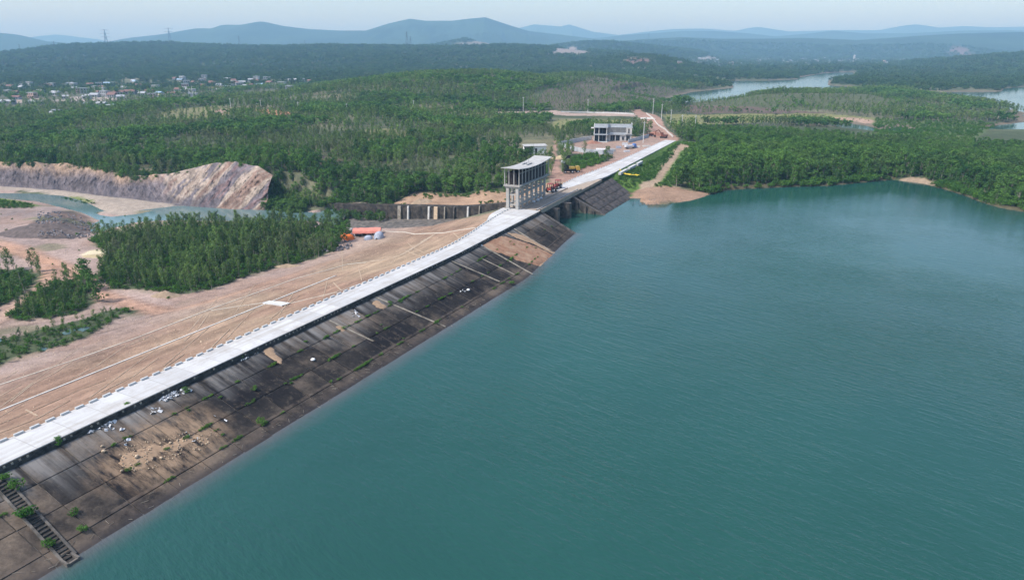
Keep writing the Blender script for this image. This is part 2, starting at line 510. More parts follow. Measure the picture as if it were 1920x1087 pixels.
def leaf_mat(name, dark, light, odd, odd_amt=0.25, trans=0.25):
    m, nt, b = new_mat(name)
    oi = N(nt, 'ShaderNodeObjectInfo')
    rnd = oi.outputs['Random']
    patch = noise(nt, oi.outputs['Location'], 0.022, 3, 0.6)
    f = math_n(nt, 'ADD', math_n(nt, 'MULTIPLY', rnd, 0.8), math_n(nt, 'MULTIPLY_ADD', patch, 1.6, -0.65), clamp=True)
    c = mixc(nt, f, dark, light)
    p2 = noise(nt, oi.outputs['Location'], 0.03, 3, 0.6)
    c = mixc(nt, ramp(nt, p2, [(0.52, 0.0), (0.66, odd_amt)]), c, odd)
    inner = noise(nt, pos(nt), 1.1, 3)
    c = mixc(nt, 1.0, c, ramp(nt, inner, [(0.3, 0.7), (0.7, 1.25)]), 'MULTIPLY')
    out = nt.nodes['Material Output']
    d = N(nt, 'ShaderNodeBsdfDiffuse'); tr = N(nt, 'ShaderNodeBsdfTranslucent')
    lk(nt, c, d.inputs['Color']); lk(nt, c, tr.inputs['Color'])
    mx = N(nt, 'ShaderNodeMixShader'); mx.inputs[0].default_value = trans
    lk(nt, d.outputs[0], mx.inputs[1]); lk(nt, tr.outputs[0], mx.inputs[2])
    lk(nt, mx.outputs[0], out.inputs['Surface'])
    nt.nodes.remove(b)
    return m
M['leaf_a'] = leaf_mat('acacia_leaves', (0.062, 0.118, 0.044), (0.190, 0.295, 0.082), (0.22, 0.205, 0.14), 0.5)
M['leaf_b'] = leaf_mat('shore_leaves', (0.034, 0.094, 0.031), (0.135, 0.260, 0.058), (0.15, 0.175, 0.085), 0.3)
M['leaf_f'] = leaf_mat('distant_forest_leaves', (0.034, 0.076, 0.034), (0.085, 0.155, 0.056), (0.13, 0.135, 0.085), 0.4)
M['leaf_s'] = leaf_mat('shrub_leaves', (0.045, 0.125, 0.028), (0.115, 0.235, 0.046), (0.13, 0.16, 0.065), 0.3)
M['bark'] = simple('pale_bark', (0.30, 0.27, 0.22), 0.9, 0.3, 3.0)
M['concrete_new'] = simple('new_concrete', (0.52, 0.525, 0.525), 0.85, 0.07, 0.5, 0.1, dirt=(0.43, 0.42, 0.40), dirt_scale=0.18, dirt_amt=0.35)
M['concrete'] = simple('grey_concrete', (0.42, 0.42, 0.41), 0.88, 0.15, 0.7, 0.15, dirt=(0.24, 0.22, 0.2), dirt_scale=0.3)
M['concrete_light'] = simple('light_concrete', (0.58, 0.57, 0.54), 0.88, 0.12, 0.8, 0.15, dirt=(0.36, 0.33, 0.29), dirt_scale=0.5)
M['concrete_blue'] = simple('bluish_render', (0.46, 0.50, 0.53), 0.9, 0.1, 0.6, 0.1, dirt=(0.33, 0.34, 0.35), dirt_scale=0.4)
M['concrete_dark'] = simple('blackened_concrete', (0.085, 0.078, 0.07), 0.92, 0.5, 0.6, 0.4, dirt=(0.25, 0.22, 0.19), dirt_scale=0.5, dirt_amt=0.8)
M['dark'] = simple('dark_interior', (0.03, 0.03, 0.035), 0.9, 0.2, 1.0, 0)
M['mason'] = simple('gutter_mortar', (0.50, 0.45, 0.38), 0.9, 0.2, 1.2, 0.2, dirt=(0.42, 0.33, 0.25), dirt_scale=0.25)
M['mason_faint'] = simple('earthy_gutter_mortar', (0.37, 0.29, 0.215), 0.9, 0.2, 1.2, 0.2, dirt=(0.36, 0.25, 0.17), dirt_scale=0.2, dirt_amt=0.9)

# blackened, lichened face slabs with pale wash running down from the road works
m, nt, b = new_mat('face_slab')
s, t, z = dam_coords(nt)
oi = N(nt, 'ShaderNodeObjectInfo')
p = pos(nt)
rnd = oi.outputs['Random']
tone = math_n(nt, 'ADD', math_n(nt, 'MULTIPLY', noise(nt, p, 0.10, 4, 0.6), 1.0), math_n(nt, 'MULTIPLY_ADD', rnd, 0.20, -0.115))
base = ramp(nt, tone, [(0.34, (0.012, 0.011, 0.013)), (0.49, (0.026, 0.023, 0.022)), (0.60, (0.085, 0.068, 0.055)), (0.78, (0.17, 0.132, 0.10))])
grain = noise(nt, p, 2.2, 6, 0.75)
base = mixc(nt, 1.0, base, ramp(nt, grain, [(0.25, 0.55), (0.75, 1.55)]), 'MULTIPLY')
lich = noise(nt, p, 0.9, 6, 0.75)
base = mixc(nt, ramp(nt, lich, [(0.54, 0.0), (0.74, 0.75)]), base, (0.14, 0.115, 0.088))
dn = math_n(nt, 'SUBTRACT', CREST - 1.0, z)               # 0 at the top of the face, 5.4 at the waterline
st1 = noise(nt, comb(nt, math_n(nt, 'MULTIPLY', s, 0.55), math_n(nt, 'MULTIPLY', t, 0.045)), 1.0, 5, 0.65)
st2 = noise(nt, comb(nt, math_n(nt, 'MULTIPLY', s, 0.09), 3.3), 1.0, 2, 0.5)
wash = math_n(nt, 'MULTIPLY', ramp(nt, st1, [(0.40, 0.0), (0.62, 1.0)]), math_n(nt, 'SUBTRACT', 1.05, math_n(nt, 'DIVIDE', dn, math_n(nt, 'MULTIPLY_ADD', st2, 5.4, -0.6)), clamp=True))
base = mixc(nt, math_n(nt, 'MULTIPLY', wash, 0.68), base, (0.30, 0.29, 0.28))
fs = math_n(nt, 'MULTIPLY', ramp(nt, noise(nt, comb(nt, math_n(nt, 'MULTIPLY', s, 1.6), math_n(nt, 'MULTIPLY', t, 0.06), 9.0), 1.0, 4, 0.6), [(0.57, 0.0), (0.66, 1.0)]), math_n(nt, 'MULTIPLY_ADD', s, 0.012, -0.75, clamp=True))
base = mixc(nt, math_n(nt, 'MULTIPLY', fs, 0.5), base, (0.20, 0.165, 0.135))
toe = math_n(nt, 'MULTIPLY', math_n(nt, 'GREATER_THAN', dn, 4.35), ramp(nt, noise(nt, p, 0.5, 5, 0.7), [(0.35, 0.0), (0.65, 0.65)]))
base = mixc(nt, toe, base, (0.14, 0.11, 0.088))
ds = math_n(nt, 'DIVIDE', math_n(nt, 'SUBTRACT', s, 51.8), 10.5); dz_ = math_n(nt, 'DIVIDE', math_n(nt, 'SUBTRACT', z, 2.6), 2.1)
rad = math_n(nt, 'ADD', math_n(nt, 'POWER', math_n(nt, 'ABSOLUTE', ds), 2.0), math_n(nt, 'POWER', math_n(nt, 'ABSOLUTE', dz_), 2.0))
dust = math_n(nt, 'MULTIPLY', math_n(nt, 'SUBTRACT', 1.25, rad, clamp=True), ramp(nt, noise(nt, comb(nt, math_n(nt, 'MULTIPLY', s, 0.75), math_n(nt, 'MULTIPLY', t, 0.20)), 1.0, 6, 0.7), [(0.40, 0.0), (0.58, 0.95)]))
base = mixc(nt, dust, base, mixc(nt, grain, (0.24, 0.165, 0.11), (0.38, 0.27, 0.18)))
wet = math_n(nt, 'MULTIPLY_ADD', z, -3.0, 1.3, clamp=True)
base = mixc(nt, math_n(nt, 'MULTIPLY', wet, 0.7), base, (0.035, 0.032, 0.035))
lk(nt, base, b.inputs['Base Color'])
b.inputs['Roughness'].default_value = 0.9
b.inputs['Specular IOR Level'].default_value = 0.15
bump(nt, b, math_n(nt, 'ADD', grain, lich), 0.5, 0.08)
M['slab'] = m

m, nt, b = new_mat('crest_concrete')
s, t, z = dam_coords(nt)
p = pos(nt)
pan = N(nt, 'ShaderNodeTexWhiteNoise', noise_dimensions='1D')
lk(nt, math_n(nt, 'FLOOR', math_n(nt, 'DIVIDE', s, 5.0)), pan.inputs['W'])
base = mixc(nt, pan.outputs['Value'], (0.47, 0.475, 0.48), (0.58, 0.585, 0.585))
jn = math_n(nt, 'LESS_THAN', math_n(nt, 'FRACT', math_n(nt, 'DIVIDE', s, 5.0)), 0.022)
base = mixc(nt, math_n(nt, 'MULTIPLY', jn, 0.55), base, (0.22, 0.21, 0.20))
tr = noise(nt, comb(nt, math_n(nt, 'MULTIPLY', s, 0.03), math_n(nt, 'MULTIPLY', t, 1.1)), 1.0, 4, 0.6)
base = mixc(nt, ramp(nt, tr, [(0.45, 0.0), (0.68, 0.75)]), base, (0.37, 0.34, 0.30))
st_ = noise(nt, p, 0.35, 6, 0.7)
base = mixc(nt, ramp(nt, st_, [(0.48, 0.0), (0.70, 0.6)]), base, (0.33, 0.30, 0.27))
lk(nt, base, b.inputs['Base Color'])
b.inputs['Roughness'].default_value = 0.85
bump(nt, b, st_, 0.15, 0.03)
M['crest'] = m
M['sand'] = simple('loose_sand', (0.34, 0.235, 0.155), 0.95, 0.22, 1.3, 0.5, dirt=(0.30, 0.20, 0.13), dirt_scale=0.5, dirt_amt=0.5)
M['sand_orange'] = simple('orange_sand', (0.27, 0.15, 0.095), 0.95, 0.25, 0.9, 0.5, dirt=(0.44, 0.32, 0.22), dirt_scale=0.35, dirt_amt=0.6)
M['stone_tan'] = simple('tan_stone', (0.52, 0.40, 0.28), 0.9, 0.3, 3.0, 0.4)
M['stone_grey'] = simple('grey_rock', (0.20, 0.19, 0.20), 0.9, 0.45, 1.5, 0.5)
M['deck'] = simple('dusty_deck', (0.35, 0.285, 0.225), 0.92, 0.2, 0.5, 0.3, dirt=(0.34, 0.30, 0.27), dirt_scale=0.3)
M['white'] = simple('white_paint', (0.80, 0.80, 0.79), 0.6, 0.08, 1.0, 0.05)
M['whiteish'] = simple('white_plastic', (0.55, 0.57, 0.60), 0.5, 0.15, 3.0, 0.2)
M['tarp_red'] = simple('salmon_tarp', (0.70, 0.25, 0.19), 0.55, 0.12, 0.9, 0.3)
M['tarp_orange'] = simple('orange_tarp', (0.85, 0.20, 0.035), 0.5, 0.15, 1.0, 0.3)
M['tarp_grey'] = simple('blue_grey_tarp', (0.36, 0.40, 0.48), 0.55, 0.1, 1.0, 0.3)
M['tarp_pale'] = simple('pale_canvas', (0.55, 0.52, 0.49), 0.7, 0.1, 1.0, 0.2)
M['yellow'] = simple('yellow_paint', (0.50, 0.33, 0.06), 0.45, 0.15, 2.0, 0.05, spec=0.5)
M['red'] = simple('red_paint', (0.28, 0.04, 0.03), 0.45, 0.2, 2.0, 0.05, spec=0.5)
M['black'] = simple('black_rubber', (0.025, 0.025, 0.025), 0.8, 0.2, 3.0, 0.1)
M['steel'] = simple('grey_steel', (0.30, 0.31, 0.32), 0.5, 0.15, 2.0, 0.05, metallic=0.4)
M['pylon'] = simple('galvanised_steel', (0.12, 0.13, 0.14), 0.6, 0.1, 0.2, 0)
M['pole'] = simple('pole_concrete', (0.60, 0.60, 0.58), 0.85, 0.1, 1.0, 0.05)
M['yellow_sheet'] = simple('yellow_sheet', (0.62, 0.46, 0.04), 0.6, 0.2, 2.0, 0.3)
M['blue'] = simple('blue_sheet', (0.10, 0.20, 0.48), 0.5, 0.15, 2.0, 0.1)
M['glass'] = simple('dark_glass', (0.04, 0.05, 0.06), 0.15, 0.1, 1.0, 0, spec=0.6)
for k, c in (('wall_white', (0.36, 0.37, 0.38)), ('wall_cream', (0.60, 0.54, 0.42)), ('wall_pink', (0.55, 0.38, 0.33)), ('roof_red', (0.20, 0.115, 0.10)), ('roof_grey', (0.35, 0.37, 0.40)), ('roof_blue', (0.30, 0.42, 0.55)), ('roof_pale', (0.34, 0.36, 0.38))):
    M[k] = simple(k, c, 0.8, 0.1, 0.4, 0)

# ---------------------------------------------------------------- object helpers
def tag(o, label=None, cat=None, group=None, kind=None):
    for k, v in (('label', label), ('category', cat), ('group', group), ('kind', kind)):
        if v:
            o[k] = v
    return o

def mesh_np(name, verts, faces, mat=None, smooth_=False):
    me = bpy.data.meshes.new(name)
    me.from_pydata([tuple(map(float, v)) for v in verts], [], [tuple(map(int, f)) for f in faces])
    if mat:
        me.materials.append(M[mat])
    if smooth_:
        me.polygons.foreach_set('use_smooth', [True] * len(me.polygons))
    me.update()
    return me

def link(name, me, parent=None, loc=None):
    o = bpy.data.objects.new(name, me)
    COL.objects.link(o)
    if parent:
        o.parent = parent
    if loc:
        o.location = loc
    return o

def empty(name, loc, rz=0.0):
    o = bpy.data.objects.new(name, None)
    o.empty_display_size = 0.5
    COL.objects.link(o)
    o.location = loc
    o.rotation_euler = (0, 0, rz)
    return o

def copy_tree(o, parent=None):
    c = o.copy()
    COL.objects.link(c)
    c.parent = parent
    for ch in o.children:
        copy_tree(ch, c)
    return c

class MB:
    """collects simple solids into one mesh"""
    def __init__(self):
        self.v = []; self.f = []
    def add(self, v, f):
        k = len(self.v)
        self.v += [tuple(map(float, q)) for q in v]
        self.f += [tuple(i + k for i in q) for q in f]
        return self
    def box(self, x0, x1, y0, y1, z0, z1):
        return self.hexa([(x0, y0, z0), (x1, y0, z0), (x1, y1, z0), (x0, y1, z0)], [(x0, y0, z1), (x1, y0, z1), (x1, y1, z1), (x0, y1, z1)])
    def hexa(self, lo, hi):
        n = len(lo)
        f = [tuple(range(n - 1, -1, -1)), tuple(range(n, 2 * n))] + [(i, (i + 1) % n, n + (i + 1) % n, n + i) for i in range(n)]
        return self.add(list(lo) + list(hi), f)
    def tube(self, pts, r, n=6):
        if not isinstance(r, (list, tuple)):
            r = [r] * len(pts)
        pts = [Vector(p) for p in pts]
        V = []; F = []
        for i, p in enumerate(pts):
            dv = (pts[min(i + 1, len(pts) - 1)] - pts[max(i - 1, 0)]).normalized()
            up = Vector((0, 0, 1)) if abs(dv.z) < 0.9 else Vector((1, 0, 0))
            a = dv.cross(up).normalized(); b_ = dv.cross(a).normalized()
            for k in range(n):
                q = 2 * math.pi * k / n
                V.append(p + a * math.cos(q) * r[i] + b_ * math.sin(q) * r[i])
        for i in range(len(pts) - 1):
            for k in range(n):
                F.append((i * n + k, i * n + (k + 1) % n, (i + 1) * n + (k + 1) % n, (i + 1) * n + k))
        F.append(tuple(range(n - 1, -1, -1))); F.append(tuple(range((len(pts) - 1) * n, len(pts) * n)))
        return self.add(V, F)
    def grid(self, P):
        """P[i][j] points"""
        a, b_ = len(P), len(P[0])
        return self.add([q for r in P for q in r], [(i * b_ + j, i * b_ + j + 1, (i + 1) * b_ + j + 1, (i + 1) * b_ + j) for i in range(a - 1) for j in range(b_ - 1)])
    def build(self, name, mat, parent=None, smooth_=False, loc=None):
        return link(name, mesh_np(name, self.v, self.f, mat, smooth_), parent, loc)
# ---------------------------------------------------------------- the ground, one sheet to the horizon
def axis(lo, a, b, hi, step, grow):
    mid = list(np.arange(a, b + step * .5, step))
    up = []; q = mid[-1]; st_ = step
    while q < hi:
        st_ = st_ * grow; q += st_; up.append(q)
    dn = []; q = mid[0]; st_ = step
    while q > lo:
        st_ = st_ * grow; q -= st_; dn.append(q)
    return np.array(dn[::-1] + mid + up)
gx = axis(-9000, -190, 230, 9000, 1.6, 1.022)
gy = axis(-120, 80, 460, 14000, 1.6, 1.0135)
GX, GY = np.meshgrid(gx, gy)
GZ = H(GX, GY)
nxg, nyg = len(gx), len(gy)

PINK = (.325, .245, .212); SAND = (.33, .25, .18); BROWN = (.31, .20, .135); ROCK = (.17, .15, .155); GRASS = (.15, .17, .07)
FIELD = (.36, .28, .20); UNDER = (.075, .095, .052); GRAVEL = (.34, .285, .235); ORANGE = (.30, .20, .14); BRIGHT = (.085, .15, .035)
SCRUB = (.125, .105, .08); PALE = (.44, .40, .37)
# name: (colour, trees: 0 none .. 1 full, photo outline)
ZONES = [
    ('plain', PINK, 0, [(-300, 352), (0, 358), (170, 405), (300, 392), (660, 400), (760, 412), (900, 405), (960, 400), (700, 640), (0, 900), (-600, 1050)]),
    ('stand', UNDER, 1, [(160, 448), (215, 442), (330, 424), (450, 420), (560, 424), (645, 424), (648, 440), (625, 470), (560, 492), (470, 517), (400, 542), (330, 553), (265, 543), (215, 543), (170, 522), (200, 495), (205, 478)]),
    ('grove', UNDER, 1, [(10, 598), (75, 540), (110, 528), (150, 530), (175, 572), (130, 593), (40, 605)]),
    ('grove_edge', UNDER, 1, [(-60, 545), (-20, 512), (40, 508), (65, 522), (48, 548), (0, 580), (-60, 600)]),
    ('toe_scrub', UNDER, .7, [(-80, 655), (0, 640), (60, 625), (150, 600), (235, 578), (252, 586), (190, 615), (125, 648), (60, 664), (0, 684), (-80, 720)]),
    ('spoil', (.10, .085, .082), 0, [(15, 440), (85, 398), (130, 396), (175, 418), (172, 438), (120, 452), (60, 450)]),
    ('gravel', GRAVEL, 0, [(-300, 344), (0, 349), (120, 357), (250, 373), (380, 386), (510, 391), (520, 398), (330, 398), (215, 405), (160, 390), (60, 366), (0, 363), (-300, 352)]),
    ('reeds', (.14, .17, .06), 0, [(105, 372), (180, 376), (185, 383), (110, 380)]),
    ('islet', (.12, .17, .05), 0, [(-60, 378), (0, 375), (60, 383), (65, 390), (0, 391), (-60, 392)]),
    ('pale_heap', (.60, .52, .36), 0, [(145, 482), (160, 473), (205, 470), (212, 482), (175, 487)]),
    ('bank', (.33, .22, .14), 0, [(745, 392), (785, 375), (860, 379), (945, 370), (985, 362), (985, 378), (955, 392), (880, 396)]),
    ('yard', (.32, .205, .16), 0, [(1028, 300), (1036, 264), (1048, 270), (1038, 290), (1050, 302), (1055, 330), (1062, 322), (1130, 306), (1170, 292), (1200, 268), (1225, 245), (1192, 215), (1180, 206), (1200, 204), (1235, 218), (1278, 262), (1268, 272), (1140, 327), (1045, 364), (1022, 340)]),
    ('compound', (.30, .215, .175), 0, [(1045, 277), (1107, 256), (1185, 256), (1222, 256), (1240, 266), (1145, 302), (1100, 291)]),
    ('thicket', UNDER, .5, [(1062, 312), (1075, 296), (1110, 291), (1146, 297), (1128, 306), (1085, 321)]),
    ('slope', BRIGHT, 0, [(1135, 332), (1266, 266), (1312, 268), (1310, 284), (1272, 346), (1240, 364), (1180, 374), (1160, 350)]),
    ('field_behind', (.19, .19, .09), .15, [(1010, 240), (1040, 225), (1100, 224), (1180, 225), (1195, 235), (1110, 236), (1040, 250)]),
    ('path', SAND, 0, [(1292, 275), (1278, 290), (1243, 342), (1218, 352), (1198, 348), (1226, 336), (1262, 292), (1276, 270)]),
    ('shore', ORANGE, 0, [(1172, 378), (1195, 350), (1240, 351), (1325, 360), (1325, 370), (1300, 380), (1240, 390), (1190, 386)]),
    ('beach', SAND, 0, [(1662, 341), (1690, 329), (1740, 331), (1768, 346), (1730, 349)]),
    ('grass_flat', (.19, .19, .085), 0, [(1236, 214), (1300, 216), (1560, 213), (1665, 222), (1650, 230), (1540, 230), (1300, 232), (1268, 245)]),
    ('dike', (.34, .24, .18), 0, [(1545, 222), (1600, 220), (1660, 228), (1655, 234), (1620, 232), (1560, 228)]),
    ('marsh', (.10, .14, .055), .55, [(1640, 222), (1760, 228), (1870, 232), (1820, 262), (1700, 262), (1640, 250)]),
    ('scrub_hill', (.105, .095, .068), .8, [(985, 196), (1010, 170), (1100, 152), (1220, 158), (1290, 176), (1260, 200), (1050, 207)]),
    ('cut_strip', (.125, .095, .078), .5, [(1272, 205), (1300, 196), (1350, 193), (1450, 203), (1570, 213), (1300, 214)]),
    ('island_top', (.09, .105, .058), .85, [(1290, 197), (1350, 185), (1450, 177), (1640, 178), (1720, 190), (1800, 204), (1900, 216), (1900, 224), (1760, 212), (1640, 206), (1500, 206), (1350, 200)]),
    ('village', (.11, .12, .08), .4, [(-150, 162), (200, 152), (560, 149), (590, 160), (500, 186), (330, 197), (150, 206), (0, 216), (-150, 216)]),
    ('bare_field', (.32, .26, .22), 0, [(-60, 193), (0, 190), (72, 184), (75, 190), (0, 198), (-60, 200)]),
    ('bare_field', (.36, .31, .28), 0, [(88, 190), (150, 182), (200, 178), (212, 188), (120, 193)]),
    ('bare_field', (.33, .28, .23), 0, [(245, 193), (300, 190), (362, 190), (355, 195), (260, 197)]),
    ('clearing', (.19, .185, .095), .4, [(265, 217), (340, 203), (420, 198), (490, 204), (445, 216), (350, 224)]),
    ('clearing', (.17, .165, .09), .45, [(640, 250), (720, 240), (800, 248), (760, 262), (680, 264)]),
    ('clearing', (.20, .15, .12), .3, [(560, 300), (610, 292), (640, 300), (600, 312)]),
    ('scar', (.50, .24, .15), 0, [(482, 206), (505, 205), (550, 214), (520, 217), (495, 213)]),
    ('scar', (.36, .25, .19), .1, [(405, 207), (440, 204), (445, 209), (430, 222), (420, 215)]),
    ('quarry', (.24, .21, .195), 0, [(1028, 104), (1062, 91), (1080, 88), (1104, 99), (1090, 104)]),
    ('quarry', (.20, .18, .155), .1, [(825, 89), (845, 84), (880, 82), (942, 84), (900, 88)]),
    ('quarry', (.16, .11, .09), .4, [(1165, 115), (1190, 107), (1220, 111), (1222, 120), (1180, 121)]),
    ('quarry', (.15, .11, .10), .4, [(1770, 100), (1790, 86), (1820, 92), (1830, 104), (1800, 108)]),
    ('town', (.19, .18, .165), .3, [(1270, 114), (1420, 109), (1560, 112), (1725, 110), (1700, 120), (1560, 125), (1280, 123)]),
    ('ruin_clearing', (.16, .15, .09), 0, [(955, 303), (962, 264), (1030, 262), (1036, 300), (1000, 306)]),
    ('track', (.35, .27, .23), 0, [(850, 214), (900, 212), (985, 209), (1050, 209), (1190, 213), (1190, 219), (1100, 217), (985, 213), (860, 217)]),
]
ZP = []
for nm, c, tr, pts in ZONES:
    ZP.append((nm, c, tr, gpoly(pts)))
ZD = {}
for nm, c, tr, q in ZP:
    ZD.setdefault(nm, q)

WALLLINE = gpoly([(1040, 213), (1100, 215), (1150, 216), (1190, 218)])
ROCKY = gpoly([(640, 388), (700, 386), (745, 389)])
# wheel tracks and paths on the dirt, photo position and width in metres
TRACKS = [((.47, .28, .19), 3.0, [(-40, 448), (0, 457), (50, 470), (80, 488), (92, 510), (85, 530)]),
          ((.47, .28, .19), 2.6, [(0, 466), (60, 480), (110, 495), (140, 515), (165, 540), (200, 558), (250, 575), (300, 583)]),
          ((.44, .30, .225), 2.6, [(85, 530), (60, 555), (30, 575), (0, 598), (-40, 625)]),
          ((.44, .275, .20), 2.6, [(120, 500), (150, 523), (180, 550), (230, 565), (300, 585), (350, 578), (420, 558), (520, 525), (620, 492), (720, 460)]),
          ((.36, .265, .22), 1.6, [(0, 672), (100, 640), (200, 618), (300, 592), (400, 568), (560, 520), (640, 495)]),
          ((.35, .26, .21), 2.0, [(0, 612), (60, 603), (120, 597), (180, 580)])]

def earth_colors(X, Y, Z):
    sh = X.shape
    x = X.ravel(); y = Y.ravel(); z = Z.ravel()
    s, t = ST(x, y)
    wob = np.clip(np.hypot(x, y) / 160, .5, 14)
    xw = x + fbm(x, y, 7 * wob, 3, 71) * 2.6 * wob; yw = y + fbm(x, y, 7 * wob, 3, 91) * 2.6 * wob
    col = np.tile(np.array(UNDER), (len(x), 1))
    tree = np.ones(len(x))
    n = fbm(x, y, 45, 4, 11)[:, None]
    col = col * (1 + .35 * n) + np.clip(n - .05, 0, 1) * np.array([.16, .10, .09])
    fa = smooth(1400, 3200, np.hypot(x, y))[:, None]
    col = col * (1 - fa) + np.array((.030, .055, .032)) * (1 + .5 * fbm(x, y, 300, 4, 13)[:, None]) * fa
    for nm, c, tr, q in ZP:
        m = in_poly(xw, yw, q)
        col[m] = np.array(c); tree[m] = tr
    # pinkish and greyish drifts over the plain
    pl = in_poly(x, y, ZP[0][3]) & (tree == 0)
    dr = fbm(x, y, 26, 4, 33)[:, None]
    mix = np.clip(dr * 1.6, -1, 1)
    col = np.where(pl[:, None], col * (1 + .22 * mix) + np.clip(-mix, 0, 1) * np.array([-.02, .0, .015]), col)
    pb = smooth(.08, .3, fbm(x, y, 15, 4, 35))[:, None] * pl[:, None]
    col = col * (1 - pb * .45) + np.array((.27, .175, .13)) * pb * .45
    gb = smooth(.2, .38, fbm(x, y, 11, 4, 36))[:, None] * pl[:, None] * smooth(-158, -170, t)[:, None]
    col = col * (1 - gb * .6) + np.array((.13, .14, .07)) * gb * .6
    for c, w, pts in TRACKS:
        d, _ = line_dist(x, y, gpoly(pts))
        rut = np.exp(-((d - w * .9) / .5) ** 2)[:, None] * (tree < .5)[:, None]
        col = col * (1 - .5 * rut)
        k = np.clip(1.15 - d / (w * 1.3), 0, 1) * (tree < .5) * (.6 + .4 * np.clip(fbm(x, y, 6, 2, 8) + .5, 0, 1))
        col = col * (1 - k[:, None] * .95) + np.array(c) * k[:, None] * .95
    # downstream side of the dam: gravelly brown earth, tan patches
    dm = (s < 206) & (t < t_edge(s)) & (t > -166)
    k = smooth(-166, -134, t) * dm
    tan = np.clip(fbm(s, t, 22, 4, 51) * 1.3 + .35, 0, 1)[:, None]
    stripe = np.clip(fbm(s * .12, t * 1.4, 3.5, 3, 52) + .5, 0, 1)[:, None]
    bc = np.array((.265, .175, .128)) * (1 - tan) + np.array((.315, .235, .165)) * tan
    bc = bc * (.86 + .28 * stripe) * (1 + .25 * fbm(s, t, 5, 4, 53)[:, None])
    kk = np.where(tree > .3, 0, k)[:, None]
    col = col * (1 - kk) + bc * kk
    tree = np.where((k > .35) & (tree <= .7) & (t > -150), 0, tree)
    # cut bank strata
    dt, par = line_dist(x, y, _cf)
    fx = np.interp(par, range(len(_cf)), [p[0] for p in _cf]); fy = np.interp(par, range(len(_cf)), [p[1] for p in _cf])
    tx = np.interp(par, range(len(_ct)), [p[0] for p in _ct]); ty = np.interp(par, range(len(_ct)), [p[1] for p in _ct])
    ln = np.maximum(np.hypot(tx - fx, ty - fy), 5)
    side = (x * fx + y * fy) / np.hypot(fx, fy) - np.hypot(fx, fy)
    f = np.where(side > 0, dt, -dt) / ln
    f = f + .12 * fbm(x, y, 12, 3, 81)
    cl = (f > -.02) & (f < 1.12) & (par > .03) & (par < 9.2) & (dt < 70)
    band = fbm(x * 1.0 + z * 1.6, z * 3 + x * .4, 11, 4, 61)[:, None]
    lower = np.clip(1.45 - f * 1.7 + .5 * fbm(x, y, 25, 3, 62), 0, 1)[:, None]
    cc = np.array((.31, .235, .175)) * (1 - lower) + np.array((.13, .118, .125)) * lower
    purple = (smooth(7.3, 8.2, par) * smooth(-.35, .25, fbm(x * 1.3, z * 2, 14, 3, 63)))[:, None]
    cc = cc * (1 - purple * .8) + np.array((.25, .16, .17)) * purple * .8
    cc = cc * (1 + .6 * band) * (1 + .5 * fbm(x, y + z * 2, 3.5, 4, 64)[:, None])
    col = np.where(cl[:, None], cc, col)
    tree = np.where((f > -.6) & (f < 1.05) & (par > .03) & (par < 9.3) & (dt < 60), 0, tree)
    # wet margins
    lk_ = sdist(x, y, LAKE)
    sh_ = (lk_ > -7) & ~in_poly(x, y, ZD['shore']) & ~in_poly(x, y, ZD['beach']) & (s > 262)
    col = np.where(sh_[:, None], np.array((.10, .09, .055)), col)
    tree = np.where(lk_ > -1.5, 0, tree)
    for q in ARMS:
        d = sdist(x, y, q)
        e = (d > -5) & (d < 30)
        col = np.where(e[:, None], np.array((.16, .135, .10)), col)
        tree = np.where(d > -5, 0, tree)
    for q in RIVER:
        d = sdist(x, y, q)
        tree = np.where(d > -1.0, 0, tree)
    tree = np.where((s > 200) & (s < 231) & (t < -95) & (t > -218), 0, tree)
    tree = np.where((s < 272) & (t > t_edge(s) - 14) & (t < -60) & (s > -200) & (z > -50), 0, tree)
    tree = np.where((s < 208) & (t > -133), 0, tree)
    bk = (s > 228) & (s < 252 + 3 * fbm(x, y, 12, 2, 77)) & (t > -182) & (t < -108)
    tree = np.where(bk, 0, tree)
    col = np.where(bk[:, None], np.array((.32, .215, .145)) * (1 + .3 * fbm(x, y, 6, 3, 78)[:, None]), col)
    tree = np.where((s < 415) & (t > t_edge(s) - 13) & (t < t_edge(s) + 5), 0, tree)
    dk, _ = line_dist(x, y, WALLLINE)
    tree = np.where((dk < 9) | ((dk < 55) & (y < 590)), 0, tree)
    return np.clip(col, .008, .85).reshape(*sh, 3), tree.reshape(sh)

EC, ET = earth_colors(GX, GY, GZ)
verts = np.stack([GX, GY, GZ], -1).reshape(-1, 3)
ii = (np.arange(nyg - 1)[:, None] * nxg + np.arange(nxg - 1)[None]).ravel()
quads = np.stack([ii, ii + 1, ii + 1 + nxg, ii + nxg], -1)
me = bpy.data.meshes.new('ground')
me.vertices.add(len(verts)); me.vertices.foreach_set('co', verts.astype(np.float32).ravel())
me.loops.add(quads.size); me.loops.foreach_set('vertex_index', quads.astype(np.int32).ravel())
me.polygons.add(len(quads)); me.polygons.foreach_set('loop_start', np.arange(0, quads.size, 4, dtype=np.int32))
try:
    me.polygons.foreach_set('loop_total', np.full(len(quads), 4, np.int32))
except Exception:
    pass
me.update(calc_edges=True)
me.polygons.foreach_set('use_smooth', np.ones(len(quads), bool))
ca = me.color_attributes.new('earth', 'FLOAT_COLOR', 'POINT')
ca.data.foreach_set('color', np.concatenate([EC.reshape(-1, 3), np.ones((len(verts), 1))], 1).astype(np.float32).ravel())
me.materials.append(M['ground'])
ground_obj = link('ground', me)
tag(ground_obj, kind='structure', label='earth, forest floor and hills around the reservoir')

